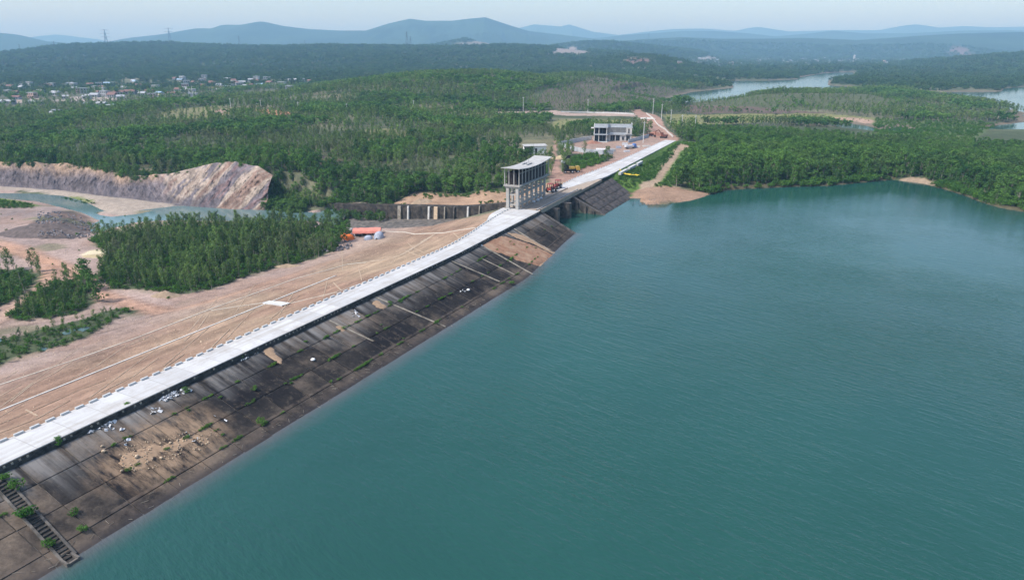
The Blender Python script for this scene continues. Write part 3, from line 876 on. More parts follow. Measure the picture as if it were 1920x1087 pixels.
from bisect import bisect_right
def gz(x, y):          # height of the built ground sheet
    i = min(max(bisect_right(gx, x) - 1, 0), nxg - 2); j = min(max(bisect_right(gy, y) - 1, 0), nyg - 2)
    fx = (x - gx[i]) / (gx[i + 1] - gx[i]); fy = (y - gy[j]) / (gy[j + 1] - gy[j])
    a = GZ[j, i] * (1 - fx) + GZ[j, i + 1] * fx; b_ = GZ[j + 1, i] * (1 - fx) + GZ[j + 1, i + 1] * fx
    return float(a * (1 - fy) + b_ * fy)
def gz_np(x, y):
    i = np.clip(np.searchsorted(gx, x) - 1, 0, nxg - 2); j = np.clip(np.searchsorted(gy, y) - 1, 0, nyg - 2)
    fx = (x - gx[i]) / (gx[i + 1] - gx[i]); fy = (y - gy[j]) / (gy[j + 1] - gy[j])
    return (GZ[j, i] * (1 - fx) + GZ[j, i + 1] * fx) * (1 - fy) + (GZ[j + 1, i] * (1 - fx) + GZ[j + 1, i + 1] * fx) * fy
def gt_np(x, y):
    i = np.clip(np.searchsorted(gx, x) - 1, 0, nxg - 2); j = np.clip(np.searchsorted(gy, y) - 1, 0, nyg - 2)
    return ET[j, i]

# ---------------------------------------------------------------- water sheets
lake_outline = [W2(-170, -88), W2(196, -93), W2(203, -102.2), W2(228.4, -103.2), W2(232, -95), W2(268, -95), W2(300, -92), W2(420, -75), (180, 520), (130, 640), (190, 900), (330, 1250), (500, 2100), (1500, 2600), (2600, 2600), (2600, -110), (-250, -110)]
me = bpy.data.meshes.new('reservoir_water')
bm = bmesh.new()
bm.faces.new([bm.verts.new((x, y, 0)) for x, y in lake_outline])
bmesh.ops.triangulate(bm, faces=bm.faces[:])
bmesh.ops.recalc_face_normals(bm, faces=bm.faces[:])
for f_ in bm.faces:
    if f_.normal.z < 0:
        f_.normal_flip()
bm.to_mesh(me); bm.free()
me.materials.append(M['lake'])
tag(link('reservoir_water', me), kind='structure', label='blue green water of the reservoir')
mb = MB()
xs = [p[0] for p in RIVER[0]]; ys = [p[1] for p in RIVER[0]]
mb.add([(min(xs) - 5, min(ys) - 4, RIVER_Z), (max(xs) + 8, min(ys) - 4, RIVER_Z), (max(xs) + 8, max(ys) + 5, RIVER_Z), (min(xs) - 5, max(ys) + 5, RIVER_Z)], [(0, 1, 2, 3)])
tag(mb.build('river_water', 'river'), kind='structure', label='still pool of the river below the spillway')

# ---------------------------------------------------------------- the air
def build_haze():
    m = bpy.data.materials.new('haze')
    m.use_nodes = True
    nt = m.node_tree
    nt.nodes.remove(nt.nodes['Principled BSDF'])
    v = nt.nodes.new('ShaderNodeVolumePrincipled')
    v.inputs['Density'].default_value = HAZE_DENSITY
    v.inputs['Color'].default_value = (*HAZE_COLOR, 1)
    v.inputs['Absorption Color'].default_value = (.5, .5, .5, 1)
    v.inputs['Anisotropy'].default_value = 0.0
    nt.links.new(v.outputs[0], nt.nodes['Material Output'].inputs['Volume'])
    M['haze'] = m
    x0, x1 = float(gx[0]) - 200, float(gx[-1]) + 200
    y0, y1 = float(gy[0]) - 200, float(gy[-1]) + 200
    o = MB().box(x0, x1, y0, y1, float(GZ.min()) - 1.5, max(float(GZ.max()) + 20, CAM_Z + 5)).build('haze', 'haze')
    tag(o, kind='stuff', label='pale blue haze in the air over the hills')

# ---------------------------------------------------------------- the rock cut behind the river pool
def build_cliff():
    nA, nF = 640, 46
    par = np.linspace(.35, 9.75, nA); fr = np.linspace(-.06, 1.06, nF)
    Pm, Fm = np.meshgrid(par, fr, indexing='ij')
    ix = range(len(_cf))
    fx = np.interp(Pm, ix, [p[0] for p in _cf]); fy = np.interp(Pm, ix, [p[1] for p in _cf])
    tx = np.interp(Pm, ix, [p[0] for p in _ct]); ty = np.interp(Pm, ix, [p[1] for p in _ct]); tz = np.interp(Pm, ix, [p[2] for p in _ct])
    al = np.concatenate([[0], np.cumsum(np.hypot(np.diff(fx[:, 0]), np.diff(fy[:, 0])))])[:, None] + 0 * Fm
    right = smooth(5.6, 6.6, Pm)
    zf = (1 - right) * np.interp(Fm, [-.06, 0, .42, .58, 1.06], [-.06, 0, .5, .56, 1.06]) + right * np.interp(Fm, [-.06, 0, .3, .8, 1.06], [-.06, 0, .34, .9, 1.06])
    z = -11.1 + (tz + 11.1 + 1.3 * fbm(al, 0 * al, 9, 4, 412)) * zf
    env = np.clip(np.sin(np.clip(Fm, 0, 1) * math.pi), 0, 1) ** .5
    q = al - 1.1 * (z + 11) + 3 * fbm(al, z * 2, 16, 3, 401)
    rid = 1 - np.abs(fbm(al, z * .6, 7, 4, 402)) * 2
    blk = fbm(al, z * 1.6, 2.6, 4, 403)
    led = np.abs(fbm(q * 1.0, z * .25, 3.2, 3, 404))
    out = env * (1.5 * rid + 1.0 * blk + 1.8 * led * right - .9)
    dx, dy = fx - tx, fy - ty
    L = np.hypot(dx, dy) + 1e-6
    X = fx + (tx - fx) * np.clip(Fm, -.06, 1.06) + dx / L * out; Y = fy + (ty - fy) * np.clip(Fm, -.06, 1.06) + dy / L * out
    z = z + env * .7 * blk
    pal = np.array([(.33, .245, .17), (.19, .135, .14), (.135, .13, .15), (.34, .29, .24), (.22, .155, .125), (.105, .10, .115), (.30, .21, .14)])
    k = (vnoise(q * .22, q * 0 + 3.3, 405) * .75 + vnoise(q * .9, z * .3, 406) * .25) * (len(pal) - 1.001)
    i0 = np.floor(k).astype(int); fk = smooth(.25, .75, k - i0)[..., None]
    cr = pal[i0] * (1 - fk) + pal[np.minimum(i0 + 1, len(pal) - 1)] * fk
    cr = cr * .85 + np.array((.25, .19, .15)) * .15
    up = smooth(.45, .95, zf + .25 * fbm(al, z, 14, 3, 407))[..., None]
    lowr = smooth(.42, .18, zf + .2 * fbm(al, z, 10, 3, 411))[..., None] * smooth(7.6, 6.8, Pm)[..., None]
    cr = cr * (1 - lowr * .75) + np.array((.07, .068, .08)) * lowr * .75
    cl_ = np.array((.31, .23, .165)) * up + np.array((.125, .112, .118)) * (1 - up)
    cl_ = cl_ * (1 + .35 * fbm(al, z * 4, 9, 4, 408)[..., None])
    dg = smooth(.1, .35, fbm(al + z * 1.2, z * .2, 5, 3, 409))[..., None]
    cl_ = cl_ * (1 - .5 * dg) + np.array((.085, .083, .098)) * dg * .5
    col = cl_ * (1 - right[..., None]) + cr * right[..., None]
    col = col * (1 + .45 * blk[..., None] + .35 * fbm(al, z * 1.5, 1.1, 3, 410)[..., None])
    col = np.clip(col * np.array((.98, .94, .94)), .015, .5)
    mb = MB(); mb.grid([[(X[i, j], Y[i, j], z[i, j]) for j in range(nF)] for i in range(nA)])
    o = mb.build('cliff', 'ground', None, False)
    ca = o.data.color_attributes.new('earth', 'FLOAT_COLOR', 'POINT')
    ca.data.foreach_set('color', np.concatenate([col.reshape(-1, 3), np.ones((nA * nF, 1))], 1).astype(np.float32).ravel())
    tag(o, kind='structure', label='banded brown and grey rock cut behind the river pool')
build_cliff()
# ---------------------------------------------------------------- the dam
FACE_TOP = 5.4
def face_z(f):
    return FACE_TOP * (1 - f)
def face_t(s, f):
    return t_edge(s) + 0.4 + (t_foot(s) - t_edge(s) - 0.4) * f
def face_at(u, v):
    """photo position on the concrete face -> s, f"""
    r = ray(u, v)
    rs = r[0] * SD[0] + r[1] * SD[1]; rt = r[0] * TD[0] + r[1] * TD[1]
    L = np.linspace(40, 420, 8000)
    s = L * rs; t = L * rt; z = CAM_Z + L * r[2]
    f = (t - t_edge(s) - .4) / (t_foot(s) - t_edge(s) - .4)
    k = np.nonzero(z < face_z(f))[0][0]
    return float(s[k]), float(f[k])

dam = empty('dam', V3(80, -96, 0))
tag(dam, 'long earth dam with blackened concrete slabs facing the lake and brown earth behind', 'dam')
def part(mb, name, mat, parent=dam, sm=False):
    o = mb.build(name, mat, None, sm)
    if parent:
        o.parent = parent
        o.matrix_parent_inverse = Matrix.Translation(parent.location).inverted() if parent.rotation_euler.z == 0 and parent.parent is None else parent.matrix_world.inverted()
    return o

# downstream earth slope
ss = np.arange(-110, 201.5, 1.5)
dnn = np.concatenate([[0.2], np.linspace(1.2, 30.5, 22)])
P_s, P_d = np.meshgrid(ss, dnn, indexing='ij')
te_w = t_edge(P_s) - 6.2 - 6.0 * smooth(158, 196, P_s)
P_t = te_w - P_d
P_x, P_y = W2(P_s, P_t)
P_z = dam_z(P_s, P_t) + 0.10 + 0.05 * fbm(P_x, P_y, 3, 3, 4)
mb = MB(); mb.grid([[(P_x[i, j], P_y[i, j], P_z[i, j]) for j in range(len(dnn))] for i in range(len(ss))])
emb = part(mb, 'embankment', 'ground', sm=True)
ec, _ = earth_colors(P_x, P_y, P_z)
ca = emb.data.color_attributes.new('earth', 'FLOAT_COLOR', 'POINT')
ca.data.foreach_set('color', np.concatenate([ec.reshape(-1, 3), np.ones((ec.shape[0] * ec.shape[1], 1))], 1).astype(np.float32).ravel())

def surf(x, y):
    s, t = ST(x, y)
    te = float(t_edge(s) - 6.2 - 6.0 * smooth(158, 196, s))
    if -110 < s < 201 and te - 30.5 < t < te:
        return max(float(dam_z(s, t)) + 0.12, gz(x, y))
    return gz(x, y)

def resample(pts, step):
    out = []
    for (x0, y0), (x1, y1) in zip(pts[:-1], pts[1:]):
        n = max(1, int(math.hypot(x1 - x0, y1 - y0) / step))
        out += [(x0 + (x1 - x0) * i / n, y0 + (y1 - y0) * i / n) for i in range(n)]
    out.append(pts[-1])
    return out

def strip(pts, width, lift, depth, wob=0.0):
    """a low concrete channel draped on the ground along a line"""
    q = resample(pts, 1.2)
    mb = MB(); rows = []
    for i, (x, y) in enumerate(q):
        a = q[max(0, i - 1)]; b_ = q[min(len(q) - 1, i + 1)]
        dx, dy = b_[0] - a[0], b_[1] - a[1]
        L = math.hypot(dx, dy) + 1e-9
        nx_, ny_ = -dy / L, dx / L
        w = width * (1 + wob * random.uniform(-1, 1))
        row = []
        for k, up in ((-.5, -depth), (-.5, lift), (-.22, lift - .02), (.22, lift - .02), (.5, lift), (.5, -depth)):
            xx, yy = x + nx_ * w * k, y + ny_ * w * k
            row.append((xx, yy, max(surf(xx, yy), surf(x, y) - .1) + up))
        rows.append(row)
    mb.grid(rows)
    return mb

def gl(pts):
    return [ground(u, v, .1) for u, v in pts]
# main white gutter along the slope, the toe gutter, branches
main = [W2(s, float(t_edge(s)) - 6.2 - 30.2) for s in np.arange(-108, 139, 3.0)]
part(strip(main, .85, .14, .3), 'gutter', 'concrete_light')
part(strip(gl([(-60, 745), (0, 721), (141, 674), (253, 634), (400, 577), (485, 547), (554, 522), (652, 495), (691, 491)]), .55, .10, .3, .15), 'gutter', 'mason')
part(strip(gl([(395, 582), (440, 575), (503, 566)]), .5, .10, .3, .1), 'gutter', 'mason')
part(strip(gl([(536, 571), (632, 548), (690, 531)]), .45, .10, .3, .1), 'gutter', 'mason')
part(strip(gl([(499, 566), (518, 569), (537, 572)]), 1.9, .2, .3), 'gutter', 'concrete_new')
part(strip(gl([(690, 490), (730, 487), (752, 479), (775, 465), (800, 449), (815, 440)]), 1.6, .06, .3, .25), 'gutter', 'mason_faint')
part(strip(gl([(722, 433), (760, 435), (800, 438), (830, 437), (860, 432), (892, 427)]), .7, .06, .3, .2), 'gutter', 'mason')
for q in ([(20, 752), (60, 720), (100, 700), (140, 674)], [(130, 712), (180, 686), (230, 652), (285, 628)], [(0, 795), (60, 771), (150, 731), (198, 713)], [(0, 812), (70, 785), (130, 752)],
          [(192, 735), (250, 706), (296, 672)], [(300, 702), (345, 664)], [(395, 655), (430, 618)], [(0, 742), (40, 720)], [(345, 640), (390, 590)], [(505, 600), (560, 555)], [(640, 545), (625, 530)],
          [(760, 470), (790, 482)], [(850, 437), (862, 447)], [(70, 780), (48, 768)]):
    part(strip(gl(q), .28, .07, .25, .3), 'side_gutter', 'mason_faint')

for s0 in np.arange(14, 150, 13.0):
    for d0, d1, run in ((3.5, 29.5, 29.0), (33, 56, 27.0)):
        if random.random() < .2: continue
        a_ = W2(s0, float(t_edge(s0)) - 6.2 - d0); b2 = W2(s0 + run, float(t_edge(s0 + run)) - 6.2 - d1)
        n_ = 6; pts_ = [(float(a_[0] + (b2[0] - a_[0]) * i / n_ + random.uniform(-.06, .06)), float(a_[1] + (b2[1] - a_[1]) * i / n_ + random.uniform(-.06, .06))) for i in range(n_ + 1)]
        part(strip(pts_, .22, .05, .25, .3), 'side_gutter', 'mason_faint')
# bed under the face slabs
mb = MB()
ss2 = list(np.arange(-108, 200.1, 4.0)) + [200.6]
mb.grid([[V3(s, float(face_t(s, f)), face_z(f) - .14) for f in (-.02, .3, .7, 1.0, 1.45)] for s in ss2])
part(mb, 'face_bed', 'concrete_dark')

# face slabs, one by one
joints_f = [0.0, .247, .55, .846, 1.12, 1.45]
cols = [37.2 + 5.45 * k for k in range(-24, 30)]
cols = [c for c in cols if c < 199] + [200.4]
for k in range(len(cols) - 1):
    s0, s1 = cols[k], cols[k + 1]
    if s1 > 33.0 and s0 < 33.0:
        pass
    for r_ in range(5):
        f0, f1 = joints_f[r_], joints_f[r_ + 1]
        fg = .0048
        jig = [random.uniform(-.03, .03) for _ in range(4)]
        off = random.uniform(-.02, .03)
        g0 = .07
        pts = [(s0 + g0, f0 + fg), (s1 - g0, f0 + fg), (s1 - g0, f1 - fg), (s0 + g0, f1 - fg)]
        lo = [V3(s, float(face_t(s, f)), face_z(f) - .18) for s, f in pts]
        hi = [V3(s, float(face_t(s, f)), face_z(f) + off + j) for (s, f), j in zip(pts, jig)]
        n0 = len(lo)
        mb = MB().hexa(lo, hi)
        part(mb, 'concrete_slab', 'slab')
M['rib'] = simple('pale_rib', (0.30, 0.27, 0.22), 0.9, 0.3, 1.0, 0.3, dirt=(0.12, 0.1, 0.08), dirt_scale=0.6, dirt_amt=0.9)
def rib(sa, fa, sb, fb, w=.35, h=.10):
    mb = MB(); rows = []
    n = 14
    for i in range(n + 1):
        q = i / n
        s = sa + (sb - sa) * q; f = fa + (fb - fa) * q
        rows.append([V3(s + k * w, float(face_t(s, f)), face_z(f) + up) for k, up in ((-.5, -.1), (-.5, h), (.5, h), (.5, -.1))])
    return mb.grid(rows)
for a, b_ in (((702, 556), (836, 613)), ((843, 488), (937, 528)), ((903, 485), (965, 515)), ((618, 601), (700, 640))):
    (sa, fa), (sb, fb) = face_at(*a), face_at(*b_)
    part(rib(sa, fa, sb, fb), 'rib', 'rib')
for sj in (157.6, 178.5):
    part(rib(sj, .02, sj - 1.5, 1.08, .5, .12), 'rib', 'rib')

# wave wall under the road edge and its row of small drain openings
M['wall_black'] = simple('blackened_wall', (0.035, 0.034, 0.032), 0.95, 0.5, 1.2, 0.5, dirt=(0.10, 0.095, 0.085), dirt_scale=1.4, dirt_amt=0.8)
mb = MB(); rows = []
for s in np.arange(-108, 201.5, 3.0):
    te = float(t_edge(s))
    rows.append([V3(s, te - .5, 6.30), V3(s, te + .22, 6.30), V3(s, te + .30, 5.9), V3(s, te + .42, 5.85), V3(s, te + .48, 5.2)])
mb.grid(rows)
part(mb, 'wave_wall', 'wall_black')
mb = MB()
for s in np.arange(10, 200, .95):
    te = float(t_edge(s))
    w = .28
    mb.hexa([V3(s, te + .2, 5.92), V3(s + w, te + .2, 5.92), V3(s + w, te + .36, 5.92), V3(s, te + .36, 5.92)], [V3(s, te + .2, 6.2), V3(s + w, te + .2, 6.2), V3(s + w, te + .30, 6.2), V3(s, te + .30, 6.2)])
    if random.random() < .5:
        mb.v = mb.v[:-8]; mb.f = mb.f[:-6]
o = part(mb, 'drain_block', 'rib'); o['kind'] = 'stuff'

# stairway down the face
stair = empty('stairway', (0, 0, 0)); stair.parent = dam; stair.matrix_parent_inverse = Matrix.Translation(dam.location).inverted()
stair['label'] = 'narrow overgrown concrete stairway between two kerbs'
(sa, fa), (sb, fb) = face_at(12, 920), face_at(128, 1050)
for off in (-.75, .75):
    mb = MB(); rows = []
    for i in range(13):
        q = i / 12; s = sa + (sb - sa) * q + off + .2; f = fa - .1 + (fb - fa + .1) * q
        rows.append([V3(s + k * .28, float(face_t(s, f)), face_z(f) + up) for k, up in ((-.5, -.1), (-.5, .28), (.5, .28), (.5, -.1))])
    o = mb.grid(rows).build('side_kerb', 'concrete_dark'); o.parent = stair
for i in range(26):
    q = i / 25; s = sa + (sb - sa) * q + .2; f = fa - .1 + (fb - fa + .12) * q
    a0 = V3(s - .6, float(face_t(s, f)) - .05, 0); w = .34
    z1 = face_z(f) + .12
    t0 = float(face_t(s, f))
    mb = MB().hexa([V3(s - .58, t0 - w / 2, z1 - .3), V3(s + .58, t0 - w / 2, z1 - .3), V3(s + .58, t0 + w / 2, z1 - .3), V3(s - .58, t0 + w / 2, z1 - .3)],
                   [V3(s - .58, t0 - w / 2, z1), V3(s + .58, t0 - w / 2, z1), V3(s + .58, t0 + w / 2, z1), V3(s - .58, t0 + w / 2, z1)])
    o = mb.build('step', 'wall_black'); o.parent = stair
t0 = float(face_t(sb, 1.0))
mb = MB()
for a in (-.75, .55):
    mb.hexa([V3(sb + a, t0 - .5, -.6), V3(sb + a + .25, t0 - .5, -.6), V3(sb + a + .25, t0 + 1.0, -.6), V3(sb + a, t0 + 1.0, -.6)], [V3(sb + a, t0 - .5, .55), V3(sb + a + .25, t0 - .5, .55), V3(sb + a + .25, t0 + 1.0, .45), V3(sb + a, t0 + 1.0, .45)])
mb.hexa([V3(sb - .5, t0 + .7, -.6), V3(sb + .55, t0 + .7, -.6), V3(sb + .55, t0 + .95, -.6), V3(sb - .5, t0 + .95, -.6)], [V3(sb - .5, t0 + .7, .3), V3(sb + .55, t0 + .7, .3), V3(sb + .55, t0 + .95, .3), V3(sb - .5, t0 + .95, .3)])
o = mb.build('landing_box', 'concrete_dark'); o.parent = stair

# ---------------------------------------------------------------- crest road
def road_left(s):
    return float(t_edge(s)) - 6.0 - 4.6 * float(smooth(148, 198, s))
road = empty('road', V3(80, -96, CREST))
tag(road, kind='structure', label='white new concrete road along the crest of the dam')
mb = MB(); lo = []; hi = []
sl_ = list(np.arange(-110, 200.1, 5.0))
for s in sl_:
    lo.append([V3(s, road_left(s), CREST - .3), V3(s, road_left(s), CREST), V3(s, (road_left(s) + float(t_edge(s))) / 2, CREST + .04), V3(s, float(t_edge(s)) + .05, CREST), V3(s, float(t_edge(s)) + .05, CREST - .3)])
mb.grid(lo)
def rpart(mb, name, mat):
    o = mb.build(name, mat)
    o.parent = road; o.matrix_parent_inverse = Matrix.Translation(road.location).inverted()
    return o
rpart(mb, 'pavement', 'crest')
mb = MB(); rows = []
for s in np.concatenate([np.arange(231, 262, 4.0), np.arange(262, 407, 6.0)]):
    te = float(t_edge(s)) ; rr = float(np.interp(s, [230, 256, 270], [7.6, 3.2, 0])); ll = float(np.interp(s, [230, 262, 300, 405], [10.2, 10.8, 8.2, 6.4]))
    rows.append([V3(s, te - ll, CREST - .3), V3(s, te - ll, CREST + .02), V3(s, te - rr, CREST + .02), V3(s, te - rr, CREST - .4)])
rpart(mb.grid(rows), 'pavement', 'crest')
# white apron beside the widened end
rows = []
for s in np.arange(178, 200.1, 3.0):
    l0 = road_left(s)
    rows.append([V3(s, l0 - 2.6 * float(smooth(176, 190, s)), CREST - .4), V3(s, l0 - 2.6 * float(smooth(176, 190, s)), CREST - .03), V3(s, l0 + .3, CREST - .03)])
rpart(MB().grid(rows), 'apron', 'crest')
# kerb blocks along the outer edge
M['kerb'] = simple('kerb_concrete', (0.50, 0.51, 0.51), 0.9, 0.12, 1.5, 0.1)
kb = MB().box(-.62, .62, -.17, .17, -.25, .30)
kme = mesh_np('kerb_block', kb.v, kb.f, 'kerb')
bmx = bmesh.new(); bmx.from_mesh(kme); bmesh.ops.bevel(bmx, geom=bmx.edges[:], offset=.03, segments=1, affect='EDGES'); bmx.to_mesh(kme); bmx.free()
def kerb(s, t, ang):
    o = link('kerb_block', kme, road)
    o.matrix_parent_inverse = Matrix.Translation(road.location).inverted()
    o.location = V3(s, t, CREST); o.rotation_euler = (0, 0, math.atan2(SD[1], SD[0]) + ang + random.uniform(-.015, .015))
s = -20.0
while s < 199:
    dl = (road_left(s + .5) - road_left(s - .5))
    kerb(s, road_left(s) + .12, -math.atan(dl))
    s += 2.1
s = 236.0
while s < 400:
    te = float(t_edge(s)); ll = float(np.interp(s, [230, 262, 300, 405], [10.2, 10.8, 8.2, 6.4]))
    kerb(s, te - ll + .1, .05)
    s += 3.2
# pale kerb lengths on the lake side beyond the spillway
for a, b_ in ((285, 296), (299, 310), (313, 322)):
    te = float(t_edge((a + b_) / 2)) + 1.6
    mb = MB().hexa([V3(a, te, CREST - 1.2), V3(b_, te - .5, CREST - 1.2), V3(b_, te + .7, CREST - 1.2), V3(a, te + 1.2, CREST - 1.2)], [V3(a, te, CREST - .1), V3(b_, te - .5, CREST - .1), V3(b_, te + .7, CREST - .1), V3(a, te + 1.2, CREST - .1)])
    rpart(mb, 'kerb_beam', 'concrete_new')

# ---------------------------------------------------------------- sand, rubble and rubbish lying on the face
def heap(name, mat, polys, hmax, res, label, cat, seed, soft=.8, floor=.0):
    P = [[face_at(u, v) for u, v in q] for q in polys]
    L = 16.5
    PP = [[(s, f * L) for s, f in q] for q in P]
    s0 = min(p[0] for q in PP for p in q) - .5; s1 = max(p[0] for q in PP for p in q) + .5
    f0 = max(min(p[1] for q in PP for p in q) - .5, .1); f1 = max(p[1] for q in PP for p in q) + .5
    S, Fv = np.meshgrid(np.arange(s0, s1, res), np.arange(f0, f1, res), indexing='ij')
    d = np.full(S.shape, -9.0)
    for q in PP:
        d = np.maximum(d, sdist(S + .25 * fbm(S, Fv, 1.2, 3, seed), Fv + .5 * fbm(S * 2, Fv, 1.5, 3, seed + 5), q))
    d = d + .9 * fbm(S, Fv * .5, 1.6, 5, seed + 1) - .1
    hgt = np.where(d > 0, .035 + hmax * smooth(0, soft, d) * (.45 + .55 * np.clip(fbm(S, Fv, 1.1, 3, seed + 2) + .5, 0, 1)) + floor, -.12)
    V = []; F = []
    for i in range(S.shape[0]):
        for j in range(S.shape[1]):
            f = Fv[i, j] / L
            V.append(V3(S[i, j], float(face_t(S[i, j], f)), face_z(f) + hgt[i, j]))
    nj = S.shape[1]
    for i in range(S.shape[0] - 1):
        for j in range(nj - 1):
            if max(hgt[i, j], hgt[i + 1, j], hgt[i, j + 1], hgt[i + 1, j + 1]) > 0:
                F.append((i * nj + j, (i + 1) * nj + j, (i + 1) * nj + j + 1, i * nj + j + 1))
    o = link(name, mesh_np(name, V, F, mat, True))
    return tag(o, label, cat)
heap('sand_spill', 'sand', [[(222, 872), (236, 852), (258, 842), (290, 832), (318, 830), (336, 820), (362, 816), (378, 812), (384, 820), (366, 830), (345, 838), (330, 848), (305, 852), (286, 864), (272, 878), (250, 884), (236, 880)]],
     .07, .2, 'tan sand and rubble spilled over the nearest dark slabs', 'sand', 3, 2.2)
heap('sand_bank', 'sand_orange', [[(903, 463), (925, 446), (945, 441), (990, 456), (1040, 478), (1020, 494), (1008, 498), (960, 484)]],
     .16, .4, 'orange sand panel on the face near the spillway', 'sand', 9)
heap('sand_strip', 'sand', [[(1006, 500), (1044, 477), (1052, 480), (1014, 502)], [(945, 436), (975, 438), (1046, 475), (1040, 478), (1000, 458)]], .08, .4, 'pale sand strip edging the orange sand by the waterline', 'sand', 12, .4)
for i, (q, lb) in enumerate((([(488, 655), (505, 649), (530, 672), (527, 682), (505, 672)], 'small pale sand lens below the road beside white litter'),
                             ([(620, 612), (640, 606), (652, 616), (640, 622)], 'small reddish sand patch at the top of the slabs'),
                             ([(690, 568), (708, 564), (725, 575), (710, 582)], 'buff sand patch right of the pale rib near slope top'))):
    heap('sand_patch', 'sand', [q], .08, .3, lb, 'sand', 20 + i, .5)

def rock_mesh(name, mat, seed, sub=1):
    r = random.Random(seed)
    bmx = bmesh.new()
    bmesh.ops.create_icosphere(bmx, subdivisions=sub, radius=.5)
    for v in bmx.verts:
        v.co *= r.uniform(.7, 1.15)
        v.co.z *= .65
    me_ = bpy.data.meshes.new(name); bmx.to_mesh(me_); bmx.free()
    me_.materials.append(M[mat])
    return me_
rocks_tan = [rock_mesh('rock', 'stone_tan', i) for i in range(4)]
RB = [((195, 848), .75, 'tan boulder lying left of the sand spill, lower of two'), ((192, 838), .5, 'small tan stone above the boulder left of sand spill'), ((257, 858), .9, 'largest tan boulder in the middle of the sand spill'),
      ((303, 860), .6, 'dark tan boulder low on the sand spill'), ((228, 884), .45, 'stone at the lower left tip of sand spill'), ((320, 832), .55, 'stone near the top of the sand spill')]
for (u, v), sz, lb in RB:
    s, f = face_at(u, v)
    o = link('rock', random.choice(rocks_tan)); o.location = V3(s, float(face_t(s, f)), face_z(f) + .2); o.scale = (sz, sz * .8, sz); o.rotation_euler = (random.random(), 0, random.random() * 6)
    tag(o, lb, 'rock')
mb = MB()
poly = [face_at(u, v) for u, v in [(212, 862), (240, 838), (340, 812), (412, 812), (400, 835), (300, 875), (240, 890)]]
for i in range(170):
    for _ in range(30):
        s = random.uniform(min(p[0] for p in poly), max(p[0] for p in poly)); f = random.uniform(min(p[1] for p in poly), max(p[1] for p in poly))
        if in_poly(np.array([s]), np.array([f]), poly)[0]:
            break
    sz = random.uniform(.08, .3)
    me_ = random.choice(rocks_tan); c = Vector(V3(s, float(face_t(s, f)), face_z(f) + .14))
    rot = Euler((random.random() * 3, 0, random.random() * 6)).to_matrix()
    mb.add([c + rot @ (v.co * sz) for v in me_.vertices], [tuple(p.vertices) for p in me_.polygons])
tag(mb.build('rubble', 'stone_tan'), kind='stuff', label='small tan stones scattered over the sand spill')
# plastic litter
mb = MB()
for (u, v), n, rad in (((312, 745), 46, 1.0), ((325, 738), 24, .7), ((345, 733), 14, .6), ((195, 790), 20, .8), ((170, 808), 12, .5), ((205, 805), 10, .8), ((228, 806), 3, .2), ((240, 830), 4, .6), ((285, 770), 8, 1.2), ((375, 800), 6, 3.0), ((420, 650), 8, 2.5), ((870, 547), 8, .6), ((905, 462), 6, .4), ((665, 588), 14, 1.5)):
    s0, f0 = face_at(u, v)
    for i in range(n):
        s = s0 + random.gauss(0, rad * .6); f = f0 + random.gauss(0, rad * .03)
        f = max(f, .01)
        c = Vector(V3(s, float(face_t(s, f)), face_z(f) + random.uniform(.04, .2)))
        rot = Euler((random.uniform(-.7, .7), random.uniform(-.7, .7), random.random() * 6)).to_matrix()
        a, b_ = random.uniform(.08, .34), random.uniform(.06, .22)
        mb.add([c + rot @ Vector(q) for q in ((-a, -b_, 0), (0, -b_, .06), (a, -b_, -.02), (a, b_, .03), (0, b_, -.03), (-a, b_, .05))], [(0, 1, 4, 5), (1, 2, 3, 4)])
tag(mb.build('litter', 'whiteish'), kind='stuff', label='white plastic litter strewn along the top of the slabs')
for (u, v), lb in (((587, 676), 'white round float lying alone on the dark slabs'), ((878, 545), 'white block on the slabs below the sand panel')):
    s, f = face_at(u, v)
    bmx = bmesh.new(); bmesh.ops.create_uvsphere(bmx, u_segments=10, v_segments=6, radius=.42)
    for q in bmx.verts: q.co.z *= .6
    me_ = bpy.data.meshes.new('float'); bmx.to_mesh(me_); bmx.free(); me_.materials.append(M['white'])
    o = link('float', me_); o.location = V3(s, float(face_t(s, f)), face_z(f) + .25); tag(o, lb, 'float')
# driftwood along the waterline
mb = MB()
for i in range(90):
    s = random.uniform(20, 150); f = .93 + random.gauss(0, .04)
    c = Vector(V3(s, float(face_t(s, f)), face_z(f) + .08)); a = random.uniform(0, 6.28); l_ = random.uniform(.2, .9)
    dv = Vector((math.cos(a), math.sin(a), 0)) * l_
    mb.tube([c - dv * .6, c + dv * .6 + Vector((0, 0, .05))], .025, 4)
tag(mb.build('driftwood', 'rib'), kind='stuff', label='thin pale driftwood washed up along the waterline')

